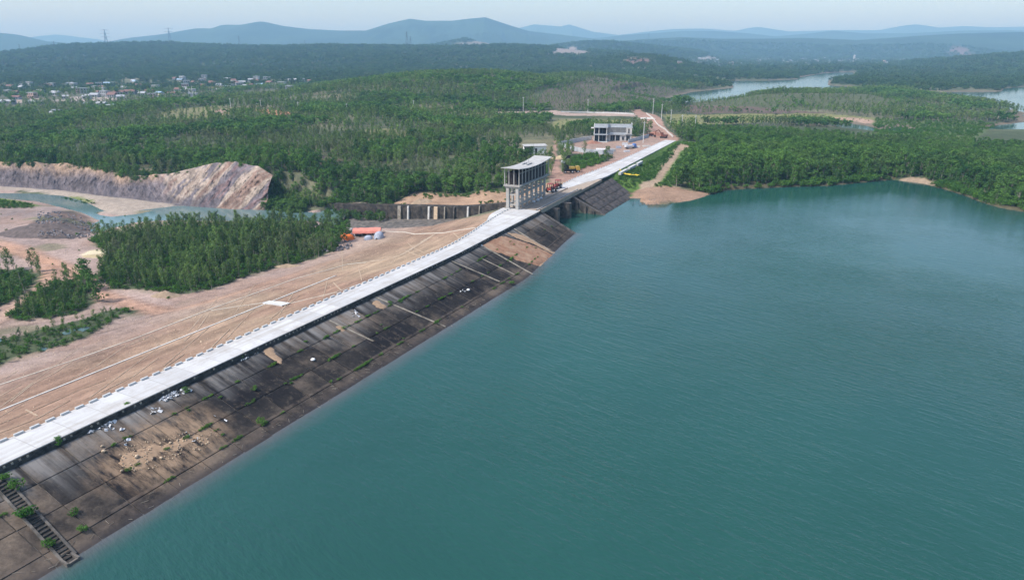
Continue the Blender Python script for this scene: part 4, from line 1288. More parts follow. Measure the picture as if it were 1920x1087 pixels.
# ---------------------------------------------------------------- right abutment slabs
abut = empty('abutment', V3(245, -92, 0))
tag(abut, 'dark rough stone abutment falling to the lake right of the spillway', 'abutment')
def ab(s, f):
    s0 = 232 + (s) * 36.0 ; tt = float(t_edge(s0 + 3 * (1 - f))) + .3
    tb = -84.3 - .02 * (s0 - 232)
    return V3(s0 + (1 - f) * (3 + 7 * s), tt + (tb - tt) * f, 5.2 * (1 - f) + .05)
M['abut'] = simple('dark_pitching', (0.055, 0.05, 0.05), 0.95, 0.6, 0.8, 0.8, dirt=(0.13, 0.11, 0.10), dirt_scale=0.9, dirt_amt=0.7)
for i in range(7):
    for j in range(5):
        a0, a1 = i / 7 + .004, (i + 1) / 7 - .004; f0, f1 = j / 4 + .006, (j + 1) / 4 - .006
        k = random.uniform(-.05, .06)
        lo = [ab(a0, f0), ab(a1, f0), ab(a1, f1), ab(a0, f1)]
        mb = MB()
        rows = []
        for p_ in np.linspace(0, 1, 6):
            rr = []
            for q_ in np.linspace(0, 1, 6):
                v = Vector(ab(a0 + (a1 - a0) * p_, f0 + (f1 - f0) * q_))
                v.z += k + .16 * float(fbm(np.array([v.x]), np.array([v.y]), 1.3, 3, 6)[0]) - (.25 if p_ in (0, 1) or q_ in (0, 1) else 0)
                rr.append(v)
            rows.append(rr)
        mb.grid(rows)
        o = mb.build('stone_panel', 'abut', abut, True); o.matrix_parent_inverse = Matrix.Translation(abut.location).inverted()

# ---------------------------------------------------------------- spillway
spill = empty('spillway', V3(215, -104, -3))
tag(spill, 'dark concrete spillway under the bridge with piers, gates and a sloping side wall', 'spillway')
def spart(mb, name, mat, sm=False):
    o = mb.build(name, mat, spill, sm); o.matrix_parent_inverse = Matrix.Translation(spill.location).inverted(); return o
M['spill_wall'] = simple('stained_wall', (0.07, 0.063, 0.058), 0.92, 0.5, 0.7, 0.3, dirt=(0.20, 0.17, 0.145), dirt_scale=0.5, dirt_amt=0.8)
def prism_st(poly_tz, s0, s1):
    mb = MB()
    return mb.hexa([V3(s0, t, z) for t, z in poly_tz], [V3(s1, t, z) for t, z in poly_tz])
te230 = float(t_edge(230))
spart(prism_st([(-104, -5), (-104, 6.0), (te230 + .3, 5.6), (-83.9, -.1), (-83.0, -5)], 230, 231.6), 'side_wall', 'spill_wall')
te201 = float(t_edge(201))
spart(prism_st([(-112, -5), (-112, 5.6), (te201 + .3, 5.6), (-82.9, -.2), (-82.0, -5)], 200.6, 202.0), 'side_wall', 'spill_wall')
for tt in (-98.5, -95.3, -92.0, -88.8):
    zt = 5.3 if tt < te230 else 5.4 * (1 - (tt - te230) / (-84 - te230)) - .3
    spart(MB().hexa([V3(229.4, tt, -4), V3(230.1, tt, -4), V3(230.1, tt + .9, -4), V3(229.4, tt + .9, -4)], [V3(229.4, tt, zt), V3(230.1, tt, zt), V3(230.1, tt + .9, zt - .4), V3(229.4, tt + .9, zt - .4)]), 'buttress', 'spill_wall')
for sp in (210.5, 220.5):
    out = [(sp - 1, -106), (sp + 1, -106), (sp + 1, -94.5), (sp + .7, -93.6), (sp, -93.1), (sp - .7, -93.6), (sp - 1, -94.5)]
    spart(MB().hexa([V3(a, b_, -5) for a, b_ in out], [V3(a, b_, 5.4) for a, b_ in out]), 'pier', 'spill_wall')
for a, b_ in ((202, 209.5), (211.5, 219.5), (221.5, 229.8)):
    spart(MB().hexa([V3(a + .1, -103.4, -5), V3(b_ - .1, -103.4, -5), V3(b_ - .1, -103, -5), V3(a + .1, -103, -5)], [V3(a + .1, -103.4, 4.4), V3(b_ - .1, -103.4, 4.4), V3(b_ - .1, -103, 4.4), V3(a + .1, -103, 4.4)]), 'gate', 'dark')
# girders and deck
bridge = empty('bridge', V3(200, -98, CREST))
tag(bridge, 'dusty concrete bridge carrying the crest road over the spillway', 'bridge')
def bpart(mb, name, mat):
    o = mb.build(name, mat, bridge); o.matrix_parent_inverse = Matrix.Translation(bridge.location).inverted(); return o
mb = MB(); rows = []
for s in np.arange(200.2, 266, 5.0):
    te = float(t_edge(s)); lf = float(np.interp(s, [200, 228, 232, 256, 266], [13.5, 13.5, 7.7, 3.3, .8]))
    rows.append([V3(s, te - lf, CREST - 1.0), V3(s, te - lf, CREST - .02), V3(s, te + .35, CREST - .02), V3(s, te + .35, CREST - 1.0)])
bpart(mb.grid(rows), 'deck', 'deck')
for off, mt, h_ in ((.15, 'deck', .5), (-1.3, 'concrete', .3), (-5.6, 'deck', .35)):
    rows = []
    for s in np.arange(200.2, 242, 5.0):
        te = float(t_edge(s)) + off
        rows.append([V3(s, te - .15, CREST - .1), V3(s, te - .15, CREST + h_), V3(s, te + .18, CREST + h_), V3(s, te + .18, CREST - .1)])
    bpart(MB().grid(rows), 'parapet', mt)
for off in (0.0, -2.2, -4.4):
    te = float(t_edge(215)) + off
    bpart(MB().hexa([V3(201.5, te - .25, CREST - 2.1), V3(230.2, te - 1.4, CREST - 2.1), V3(230.2, te - .9, CREST - 2.1), V3(201.5, te + .25, CREST - 2.1)], [V3(201.5, te - .25, CREST - 1.0), V3(230.2, te - 1.4, CREST - 1.0), V3(230.2, te - .9, CREST - 1.0), V3(201.5, te + .25, CREST - 1.0)]), 'girder', 'spill_wall')
# chute floor and its walls
rows = []
for t in np.arange(-214, -103, 5.0):
    rows.append([V3(202, t, float(chute_z(t))), V3(215, t, float(chute_z(t)) + .01), V3(229, t, float(chute_z(t)))])
spart(MB().grid(rows), 'chute_floor', 'concrete_dark')
rows = []
def wtop(t):
    return float(np.interp(t, [-215, -206, -175, -144, -112, -104], [-8.5, -8.0, -5.4, -2.8, 2.8, 6.0]))
M['chute_wall'] = simple('shade_black_stained_wall', (0.035, 0.032, 0.030), 0.95, 0.5, 0.8, 0.3, dirt=(0.14, 0.115, 0.09), dirt_scale=0.35, dirt_amt=0.7)  # near-black base paints in the shade under the bank's edge, besides the stains
rwall = empty('retaining_wall', V3(229, -150, -8))
tag(rwall, 'long stained retaining wall with buttresses along the spillway channel', 'wall')
def wpart(mb, name, mat):
    o = mb.build(name, mat, rwall); o.matrix_parent_inverse = Matrix.Translation(rwall.location).inverted(); return o
for t in np.arange(-212, -104, 6.0):
    t1 = t + 5.9
    wpart(MB().hexa([V3(228.6, t, chute_z(t) - 1), V3(232.6, t, chute_z(t) - 1), V3(232.6, t1, chute_z(t1) - 1), V3(228.6, t1, chute_z(t1) - 1)],
                    [V3(229.0, t, wtop(t)), V3(232.6, t, wtop(t)), V3(232.6, t1, wtop(t1)), V3(229.0, t1, wtop(t1))]), 'wall_panel', 'chute_wall')
for t, mt, w in ((-176, 'rib', 1.6), (-171, 'concrete_light', .7), (-160.5, 'concrete_light', .8), (-157.5, 'stone_tan', 1.8), (-152.5, 'rib', .5), (-148, 'concrete_dark', .5), (-141.5, 'concrete_light', .7), (-136, 'rib', .4)):
    b0 = float(chute_z(t)); z1 = wtop(t) - .1
    wpart(MB().hexa([V3(227.7, t, b0 - .5), V3(229.1, t, b0 - .5), V3(229.1, t + w, b0 - .5), V3(227.7, t + w, b0 - .5)], [V3(228.3, t, z1), V3(229.1, t, z1), V3(229.1, t + w, z1), V3(228.3, t + w, z1)]), 'buttress', mt)
# ---------------------------------------------------------------- trees and shrubs
def leaf_quads(centres, radii, per, size, r, up=.55, flat=.8):
    V = []; F = []
    for (cx_, cy_, cz_), rad in zip(centres, radii):
        for _ in range(per):
            th = r.uniform(0, 2 * math.pi); zz = r.uniform(-1, 1); rr = r.uniform(.55, 1.0) ** .6
            d = Vector((math.cos(th) * math.sqrt(1 - zz * zz), math.sin(th) * math.sqrt(1 - zz * zz), zz))
            p = Vector((cx_, cy_, cz_)) + Vector((d.x * rad, d.y * rad, d.z * rad * flat)) * rr
            nrm = (d * .7 + Vector((0, 0, up)) + Vector((r.uniform(-.5, .5), r.uniform(-.5, .5), r.uniform(-.3, .5)))).normalized()
            a = nrm.orthogonal().normalized()
            a.rotate(Matrix.Rotation(r.uniform(0, 6.28), 3, nrm))
            b_ = nrm.cross(a)
            l_ = size * r.uniform(.7, 1.35); w = l_ * r.uniform(.35, .6)
            k = len(V)
            V += [p - a * l_ * .5, p + b_ * w * .5 + nrm * .04, p + a * l_ * .5 - nrm * l_ * .12, p - b_ * w * .5 + nrm * .04]
            F.append((k, k + 1, k + 2, k + 3))
    return V, F

def tree_parts(kind, seed):
    r = random.Random(seed)
    tb = MB()
    if kind == 'acacia':
        h = 8.2; wide = r.random(); lean = (r.uniform(-.4, .4), r.uniform(-.4, .4))
        tb.tube([(0, 0, -.4), (lean[0] * .2, lean[1] * .2, 2.4), (lean[0] * .6, lean[1] * .6, 5), (lean[0], lean[1], 7.6)], [.13, .10, .07, .03], 5)
        cs = []; rs = []
        for i in range(15):
            q = (i + r.random()) / 15
            z = 2.3 + 5.9 * q
            rad = (.8 + .5 * wide) * math.sqrt(max(.06, 1 - (2 * q - 1) ** 2 * .85)) + .15
            th = r.uniform(0, 6.28); d = rad * r.uniform(.35, .95)
            c = (lean[0] * z / 8 + math.cos(th) * d, lean[1] * z / 8 + math.sin(th) * d, z)
            cs.append(c); rs.append(r.uniform(.45, .8))
            if i % 2 == 0:
                tb.tube([(lean[0] * z / 8, lean[1] * z / 8, z - .9), c], [.035, .015], 3)
        V, F = leaf_quads(cs, rs, 22, .50, r, .45, 1.15)
    elif kind == 'shore':
        tb.tube([(0, 0, -.4), (.1, .05, 2.2), (r.uniform(-.4, .4), r.uniform(-.4, .4), 5.5)], [.22, .17, .08], 5)
        cs = []; rs = []
        for i in range(28):
            th = r.uniform(0, 6.28); zz = r.uniform(-1, 1); d = math.sqrt(max(0, 1 - zz * zz * .9)) * r.uniform(.4, 1) * 2.3
            c = (math.cos(th) * d, math.sin(th) * d, 4.6 + zz * 3.7)
            cs.append(c); rs.append(r.uniform(.7, 1.15))
            if i % 3 == 0:
                tb.tube([(0, 0, 2.2 + r.random()), (c[0] * .5, c[1] * .5, c[2] * .75), c], [.09, .05, .02], 3)
        V, F = leaf_quads(cs, rs, 19, .72, r, .6, .85)
    elif kind == 'shrub':
        cs = []; rs = []
        for i in range(9):
            th = r.uniform(0, 6.28); d = r.uniform(.1, .75)
            c = (math.cos(th) * d, math.sin(th) * d, r.uniform(.35, 1.1)); cs.append(c); rs.append(r.uniform(.28, .5))
            tb.tube([(0, 0, -.15), c], [.03, .012], 3)
        V, F = leaf_quads(cs, rs, 16, .30, r, .6, .8)
    elif kind == 'far_acacia':
        tb.tube([(0, 0, -.4), (0, 0, 5)], [.14, .06], 3)
        cs = [(r.uniform(-.7, .7), r.uniform(-.7, .7), 2.4 + 5.4 * (i + .5) / 7) for i in range(7)]
        V, F = leaf_quads(cs, [r.uniform(.6, 1.05) for _ in cs], 9, 1.05, r, .5, 1.1)
    elif kind == 'far_round':
        tb.tube([(0, 0, -.4), (0, 0, 4)], [.2, .1], 3)
        cs = [(r.uniform(-1.8, 1.8), r.uniform(-1.8, 1.8), r.uniform(2.2, 7)) for i in range(12)]
        V, F = leaf_quads(cs, [r.uniform(.8, 1.4) for _ in cs], 9, 1.4, r, .6, .8)
    else:   # far clump
        tb.tube([(0, 0, -1), (0, 0, 3)], [.2, .1], 3)
        cs = [(r.uniform(-5, 5), r.uniform(-5, 5), r.uniform(1, 6.5)) for i in range(16)]
        V, F = leaf_quads(cs, [r.uniform(1.3, 2.4) for _ in cs], 8, 2.6, r, .7, .8)
    return tb, V, F

LEAFM = {'acacia': 'leaf_a', 'shore': 'leaf_b', 'shrub': 'leaf_s', 'far_acacia': 'leaf_a', 'far_round': 'leaf_b', 'far_clump': 'leaf_f'}
PROTO = {}
proto_col = bpy.data.collections.new('plant_library')
order = []
for kind, nvar in (('acacia', 4), ('shore', 4), ('shrub', 3), ('far_acacia', 3), ('far_round', 3), ('far_clump', 3)):
    for i in range(nvar):
        tb, V, F = tree_parts(kind, 100 * len(order) + i + 5)
        tm = mesh_np('trunk', tb.v, tb.f, 'bark')
        cm = mesh_np('crown', V, F, LEAFM[kind])
        both = mesh_np('tree', list(tb.v) + list(V), list(tb.f) + [tuple(k + len(tb.v) for k in f) for f in F])
        both.materials.append(M['bark']); both.materials.append(M[LEAFM[kind]])
        both.polygons.foreach_set('material_index', [0] * len(tb.f) + [1] * len(F))
        o = bpy.data.objects.new('plant_%02d' % len(order), both)
        proto_col.objects.link(o)
        PROTO.setdefault(kind, []).append((len(order), tm, cm))
        order.append(kind)

def scatter_group():
    g = bpy.data.node_groups.new('scatter_plants', 'GeometryNodeTree')
    g.interface.new_socket('Geometry', in_out='INPUT', socket_type='NodeSocketGeometry')
    g.interface.new_socket('Geometry', in_out='OUTPUT', socket_type='NodeSocketGeometry')
    n = g.nodes
    gi = n.new('NodeGroupInput'); go = n.new('NodeGroupOutput')
    iop = n.new('GeometryNodeInstanceOnPoints')
    ci = n.new('GeometryNodeCollectionInfo')
    ci.inputs['Collection'].default_value = proto_col
    ci.inputs['Separate Children'].default_value = True
    ci.inputs['Reset Children'].default_value = True
    def attr(name, typ):
        a = n.new('GeometryNodeInputNamedAttribute'); a.data_type = typ; a.inputs['Name'].default_value = name
        return next(o for o in a.outputs if o.enabled and o.name == 'Attribute')
    L = g.links.new
    L(gi.outputs[0], iop.inputs['Points']); L(ci.outputs[0], iop.inputs['Instance'])
    iop.inputs['Pick Instance'].default_value = True
    L(attr('plant', 'INT'), iop.inputs['Instance Index'])
    L(attr('turn', 'FLOAT_VECTOR'), iop.inputs['Rotation'])
    L(attr('size', 'FLOAT_VECTOR'), iop.inputs['Scale'])
    L(iop.outputs[0], go.inputs[0])
    return g
SCATTER = scatter_group()

def stuff_plants(name, label, pts):
    """pts: list of (x, y, z, plant index, turn, sx, sz)"""
    A = np.array(pts, float)
    me = bpy.data.meshes.new(name)
    me.vertices.add(len(A)); me.vertices.foreach_set('co', A[:, :3].astype(np.float32).ravel())
    a = me.attributes.new('plant', 'INT', 'POINT'); a.data.foreach_set('value', A[:, 3].astype(np.int32))
    tv = np.zeros((len(A), 3), np.float32); tv[:, 2] = A[:, 4]
    tv[:, 0] = rng.normal(0, .05, len(A)); tv[:, 1] = rng.normal(0, .05, len(A))
    a = me.attributes.new('turn', 'FLOAT_VECTOR', 'POINT'); a.data.foreach_set('vector', tv.ravel())
    sv = np.stack([A[:, 5], A[:, 5], A[:, 6]], -1).astype(np.float32)
    a = me.attributes.new('size', 'FLOAT_VECTOR', 'POINT'); a.data.foreach_set('vector', sv.ravel())
    o = link(name, me)
    md = o.modifiers.new('scatter', 'NODES'); md.node_group = SCATTER
    tag(o, label, kind='stuff')
    return o

def jitter(x0, x1, y0, y1, sp):
    X, Y = np.meshgrid(np.arange(x0, x1, sp), np.arange(y0, y1, sp))
    X = X.ravel() + rng.uniform(-.48, .48, X.size) * sp; Y = Y.ravel() + rng.uniform(-.48, .48, Y.size) * sp
    return X, Y

def vis(x, y, m=40):
    return np.abs(x) < y * .80 + m

def pick(kind):
    return PROTO[kind][random.randrange(len(PROTO[kind]))]

def single_tree(kind, x, y, z, sx, sz, label, cat, group, name):
    idx, tm, cm = pick(kind)
    e = empty(name, (x, y, z), random.random() * 6.28)
    e.scale = (sx, sx, sz)
    e.rotation_euler = (random.gauss(0, .04), random.gauss(0, .04), random.random() * 6.28)
    link('trunk', tm, e); link('crown', cm, e)
    tag(e, label, cat, group)
    return e

# --- the near stands: every tree a thing of its own, largest first
near_pts = {}
for zone, sp, hs in (('stand', 2.6, .82), ('grove', 2.6, .55), ('grove_edge', 2.6, .45), ('toe_scrub', 3.2, .42)):
    q = ZD[zone]
    X, Y = jitter(min(p[0] for p in q), max(p[0] for p in q), min(p[1] for p in q), max(p[1] for p in q), sp)
    m = in_poly(X, Y, q) & (gt_np(X, Y) > .4) & vis(X, Y, 60)
    hn = fbm(X, Y, 16, 3, 301)
    near_pts[zone] = [(x, y, hs * random.uniform(.55, 1.08) * (1 + .45 * min(.2, n_)) * (1 if zone != 'stand' else .46 + .54 * float(smooth(80, 125, ST(x, y)[0] + .35 * (-150 - ST(x, y)[1]))))) for x, y, n_ in zip(X[m], Y[m], hn[m]) if random.random() < (.92 if n_ > -.3 else .55)]
LAB = {'stand': ('slender green acacia in the dense stand between river pool and dam toe', 'acacias in the stand at the dam toe'),
       'grove': ('small green acacia in the grove enclosed by the dirt tracks', 'acacias in the grove between dirt tracks'),
       'grove_edge': ('low green acacia at the left edge beside the dirt tracks', 'acacias at the left edge'),
       'toe_scrub': ('scrubby green sapling in the wet strip below the gutter', 'saplings in the wet strip')}
allp = [(math.hypot(x, y) / sc, zone, x, y, sc) for zone in near_pts for x, y, sc in near_pts[zone]]
allp.sort()
rest = []
for i, (_, zone, x, y, sc) in enumerate(allp):
    z = gz(x, y)
    k_ = 'acacia'
    if zone == 'stand' and float(smooth(80, 125, ST(x, y)[0] + .35 * (-150 - ST(x, y)[1]))) < .55 + random.uniform(-.3, .3):
        k_ = 'shore'; sc *= .8
    if i < 300:
        lb = LAB[zone][0]
        if zone == 'stand':
            s1 = ST(x, y)[0]; edge = i < 300 and float(sdist(np.array([x]), np.array([y]), ZD['stand'])[0]) < 3.5
            lb = (('slender' if k_ == 'acacia' else 'bushy') + ' acacia in the front row of the stand, ' if edge else ('slender' if k_ == 'acacia' else 'bushy') + ' acacia deeper inside the stand at the dam toe, ') + ('left end by the dirt track' if s1 < 85 else 'left of its middle' if s1 < 105 else 'right of its middle' if s1 < 130 else 'right end near the tents')
        single_tree(k_, x, y, z, sc * random.uniform(.85, 1.25), sc, lb, 'tree', LAB[zone][1], 'acacia_tree')
    else:
        rest.append((x, y, z, pick(k_)[0], random.random() * 6.28, sc * random.uniform(.85, 1.25), sc))
# --- the shore wood on the right
X, Y = jitter(60, 420, 270, 520, 3.3)
s_, t_ = ST(X, Y)
lab_ = 'round leafy tree at the lake edge of the wood on the right shore'
m = (gt_np(X, Y) > .6) & vis(X, Y, 40) & (np.hypot(X, Y) < 500) & (t_ > t_edge(s_) + 22 - .14 * np.maximum(0, s_ - 300)) & (gz_np(X, Y) > .25)
sh_pts = sorted([(math.hypot(x, y), x, y) for x, y in zip(X[m], Y[m])])
for i, (_, x, y) in enumerate(sh_pts):
    sc = random.uniform(.72, 1.12); z = gz(x, y)
    if z < 1.2: sc *= .65
    sc *= 1 - .42 * float(smooth(370, 480, math.hypot(x, y) + .10 * x))
    if i < 300:
        single_tree('shore', x, y, z, sc * random.uniform(.9, 1.2), sc, 'round leafy tree ' + ('at the waterside of the shore wood, ' if float(sdist(np.array([x]), np.array([y]), LAKE)[0]) > -7 else 'behind the waterside of the shore wood, ') + ('by the sandy point' if x < 95 else 'left of its middle' if x < 130 else 'above the middle of the shore' if x < 165 else 'by the small beach' if x < 205 else 'near the right picture edge'), 'tree', 'trees along the right shore', 'shore_tree')
    else:
        rest.append((x, y, z, pick('shore')[0], random.random() * 6.28, sc * random.uniform(.9, 1.2), sc))
done_shore = set()
# --- the forest beyond
zmask_low = [(q, k) for nm, c, tr, q in ZP for k in [{'scrub_hill': .5, 'island_top': .55, 'cut_strip': .4, 'marsh': .45, 'thicket': .4, 'field_behind': .35}.get(nm)] if k]
nearzones = [ZD['stand'], ZD['grove'], ZD['grove_edge'], ZD['toe_scrub']]
forest = []
for (d0, d1, sp) in ((200, 330, 2.7), (330, 460, 3.1), (460, 700, 3.5), (700, 1150, 4.7), (1150, 2000, 10.5), (2000, 3400, 18), (3400, 5200, 30)):
    X, Y = jitter(-d1 * .80 - 40, d1 * .80 + 40, d0 * .75, d1, sp)
    R = np.hypot(X, Y)
    m = (R >= d0) & (R < d1) & vis(X, Y)
    X, Y, R = X[m], Y[m], R[m]
    T = gt_np(X, Y)
    m = rng.random(len(X)) < np.where(T >= .99, 1.0, T * .9)
    X, Y, R = X[m], Y[m], R[m]
    s_, t_ = ST(X, Y)
    sh = (X > 60) & (X < 420) & (Y > 270) & (Y < 520) & (t_ > t_edge(s_) + 22 - .14 * np.maximum(0, s_ - 300))
    ok = ~sh
    for q in nearzones:
        ok &= ~in_poly(X, Y, q)
    X, Y, R, s_, t_ = X[ok], Y[ok], R[ok], s_[ok], t_[ok]
    Z = gz_np(X, Y)
    # thin where the plantation has been cut
    thin = fbm(X, Y, 70, 3, 201)
    low = np.ones(len(X))
    for q, k in zmask_low:
        low = np.where(in_poly(X, Y, q), k, low)
    nz = fbm(X, Y, 38, 3, 202)
    for x, y, z, r_, th, lw, n_, s1, t1 in zip(X, Y, Z, R, thin, low, nz, s_, t_):
        if r_ < 1100 and random.random() < .2 + .8 * max(0, th):
            continue
        if r_ < 460:
            kind = 'shore' if (n_ > .18 or (s1 > 232 and s1 < 262 and t1 < -110) or t1 > -95) else 'acacia'
            if lw < 1:
                kind = 'shrub' if random.random() < .5 else 'acacia'
        elif r_ < 1150:
            kind = 'far_round' if n_ > .2 else 'far_acacia'
        else:
            kind = 'far_clump'
        sc = random.uniform(.5, .95) * lw
        if r_ < 460 and n_ < -.2: sc *= .8
        if kind == 'shrub': sc *= 2.5
        if kind == 'far_clump':
            sc *= {10.5: 1.0, 18: 1.7, 30: 2.6}[sp]
            forest.append((x, y, z, pick(kind)[0], random.random() * 6.28, sc, min(sc, 1.5) * random.uniform(.8, 1.3)))
            continue
        if sp > 4.2: sc *= 1.15
        forest.append((x, y, z, pick(kind)[0], random.random() * 6.28, sc * random.uniform(.9, 1.3) * (1.25 if sp > 4.2 else 1.05), sc))
for i in range(760):
    par = random.uniform(.2, 9.7); k = int(par); f = par - k
    x0 = _ct[k][0] * (1 - f) + _ct[k + 1][0] * f; y0 = _ct[k][1] * (1 - f) + _ct[k + 1][1] * f
    fx0 = _cf[k][0] * (1 - f) + _cf[k + 1][0] * f; fy0 = _cf[k][1] * (1 - f) + _cf[k + 1][1] * f
    L_ = math.hypot(x0 - fx0, y0 - fy0) + 1e-6
    o_ = random.uniform(.6, 9) if random.random() < .85 else random.uniform(-1.5, .6)
    x = x0 + (x0 - fx0) / L_ * o_; y = y0 + (y0 - fy0) / L_ * o_
    kind = 'acacia' if random.random() < .6 else 'shore'; sc = random.uniform(.3, .75)
    forest.append((x, y, gz(x, y) + (.2 if o_ < 1.5 else 0), pick(kind)[0], random.random() * 6.28, sc * 1.15, sc))
for i in range(150):
    par = random.uniform(9.2, 10.9); k = int(par); f = par - k; q = random.random()
    x = (_ct[k][0] * (1 - f) + _ct[k + 1][0] * f) * q + (_cf[k][0] * (1 - f) + _cf[k + 1][0] * f) * (1 - q); y = (_ct[k][1] * (1 - f) + _ct[k + 1][1] * f) * q + (_cf[k][1] * (1 - f) + _cf[k + 1][1] * f) * (1 - q)
    sc = random.uniform(.3, .6); forest.append((x, y, gz(x, y), pick('shore')[0], random.random() * 6.28, sc * 1.2, sc))
for i in range(46):
    t1 = random.uniform(-214, -181); s1 = random.uniform(222, 228)
    x, y = W2(s1, t1); sc = random.uniform(.22, .5)
    forest.append((float(x), float(y), float(chute_z(t1)), pick('shore')[0], random.random() * 6.28, sc * 1.1, sc))
stuff_plants('forest', 'green plantation forest covering the land and hills behind the dam', forest)
stuff_plants('wood', 'rest of the trees in the near stands and shore wood', rest)

# --- ground cover
cover = []
def cover_zone(q, sp, smin, smax, prob=1.0, chk=None):
    X, Y = jitter(min(p[0] for p in q), max(p[0] for p in q), min(p[1] for p in q), max(p[1] for p in q), sp)
    m = in_poly(X, Y, q) & vis(X, Y, 60)
    for x, y in zip(X[m], Y[m]):
        if random.random() < prob and (chk is None or chk(x, y)):
            k = random.uniform(smin, smax)
            cover.append((x, y, gz(x, y), pick('shrub')[0], random.random() * 6.28, k, k * random.uniform(.7, 1.2)))
for zn in ('stand', 'grove', 'grove_edge'):
    cover_zone(ZD[zn], 1.7, .7, 1.6, .85)
cover_zone(ZD['toe_scrub'], 1.6, .4, 1.1, .65)
cover_zone(ZD['slope'], 1.5, .45, 1.1, .9, lambda x, y: ST(x, y)[1] > float(t_edge(ST(x, y)[0])) + 2.5 and ST(x, y)[0] > 274 and not bool(in_poly(np.array([x]), np.array([y]), ZD['path'])[0]) and not bool(in_poly(np.array([x]), np.array([y]), ZD['shore'])[0]))
cover_zone(ZD['thicket'], 2.0, .9, 2.0, .8)
cover_zone(ZD['islet'], 1.3, .5, 1.1, .9)
cover_zone(ZD['reeds'], 1.6, .4, .9, .6)
cover_zone(ZD['grass_flat'], 4.0, .3, .8, .3)
cover_zone(ZD['marsh'], 3.0, .7, 1.8, .8)
cover_zone(ZD['plain'], 5.0, .25, .9, .10, lambda x, y: ST(x, y)[1] < -163)
# bushes along the river bank wall, cliff brow, lake edge
for i in range(900):
    par = random.uniform(.3, len(_ct) - 1.2); k = int(par); f = par - k
    x = _ct[k][0] * (1 - f) + _ct[k + 1][0] * f + random.gauss(0, 2); y = _ct[k][1] * (1 - f) + _ct[k + 1][1] * f + random.uniform(-.5, 8)
    sz = random.uniform(.8, 2.3); cover.append((x, y, gz(x, y) + .2, pick('shrub')[0], random.random() * 6, sz, sz))
for (u0, v0), (u1, v1), n_, sc in (((1325, 362), (1660, 338), 420, 1.9), ((1765, 348), (1925, 393), 300, 1.9), ((640, 392), (745, 388), 60, 1.6), ((900, 393), (955, 384), 26, .8), ((505, 385), (640, 390), 120, 1.8), ((780, 371), (945, 362), 60, 1.0)):
    a = ground(u0, v0); b_ = ground(u1, v1)
    for i in range(n_):
        f = random.random(); x = a[0] + (b_[0] - a[0]) * f + random.gauss(0, 2.0); y = a[1] + (b_[1] - a[1]) * f + random.gauss(1.5, 2.0)
        z = gz(x, y)
        if z > .1 or y < 330 and x < 20:
            sz = sc * random.uniform(.5, 1.2); cover.append((x, y, z - .1, pick('shrub')[0], random.random() * 6, sz, sz))
stuff_plants('undergrowth', 'low green shrubs and weeds between the trees and along the banks', cover)

# --- bushes rooted in the concrete face, each on its own
BUSH = [((108, 832), .75, 'bright green bush under the road above the nearest slabs'), ((10, 898), .8, 'green bush at the left picture edge atop the stairway'), ((26, 916), .95, 'green bush beside the upper end of the stairway'),
        ((52, 967), 1.2, 'largest green bush growing over the stairway'), ((138, 967), .62, 'small green bush right of the stairway, upper of two'), ((160, 994), .62, 'small green bush right of the stairway near the water'),
        ((97, 1024), .75, 'green bush at the lower end of the stairway'), ((491, 795), .75, 'lone green bush low on the slabs near the water'), ((240, 764), .6, 'dark green bush against the wall under the road above litter'),
        ((477, 730), .5, 'small green bush in the middle of dark slabs'), ((612, 633), .5, 'small bush in a joint by the upper pale rib'), ((959, 533), .8, 'green bush at the waterline below the sand panel'),
        ((348, 735), .6, 'bush beside the white litter under the road'), ((455, 672), .55, 'dark bush against the wall between two pale slabs'), ((645, 617), .45, 'small bush at the top of the slabs under the road'),
        ((733, 569), .5, 'small bush on the long pale rib, upper one'), ((817, 607), .5, 'small bush on the long pale rib near the water')]
for (u, v), sc, lb in BUSH:
    s, f = face_at(u, v)
    idx, tm, cm = pick('shrub')
    e = empty('bush', V3(s, float(face_t(s, f)), face_z(f)), random.random() * 6); e.scale = (sc * 1.35, sc * 1.35, sc * 1.1)
    link('stem', tm, e); link('foliage', cm, e)
    tag(e, lb, 'bush')
weeds = []
for i in range(130):
    k = random.choice(cols); r_ = random.choice(joints_f[1:4])
    if random.random() < .65:
        s = random.uniform(36, 170); f = r_ + random.gauss(0, .004)
        run = random.randint(2, 6)
    else:
        s = k; f = random.uniform(.05, .85); run = 2
    if not 30 < s < 196: continue
    for j in range(run):
        s2 = s + j * .35
        sz = random.uniform(.12, .32); weeds.append((*V3(s2, float(face_t(s2, f)), face_z(f) + .02), pick('shrub')[0], random.random() * 6, sz * 1.4, sz))
stuff_plants('weeds', 'small weeds growing in the joints of the slabs', weeds)
print('forest', len(forest), 'rest', len(rest), 'cover', len(cover), 'near', len(allp), 'shore', len(sh_pts))
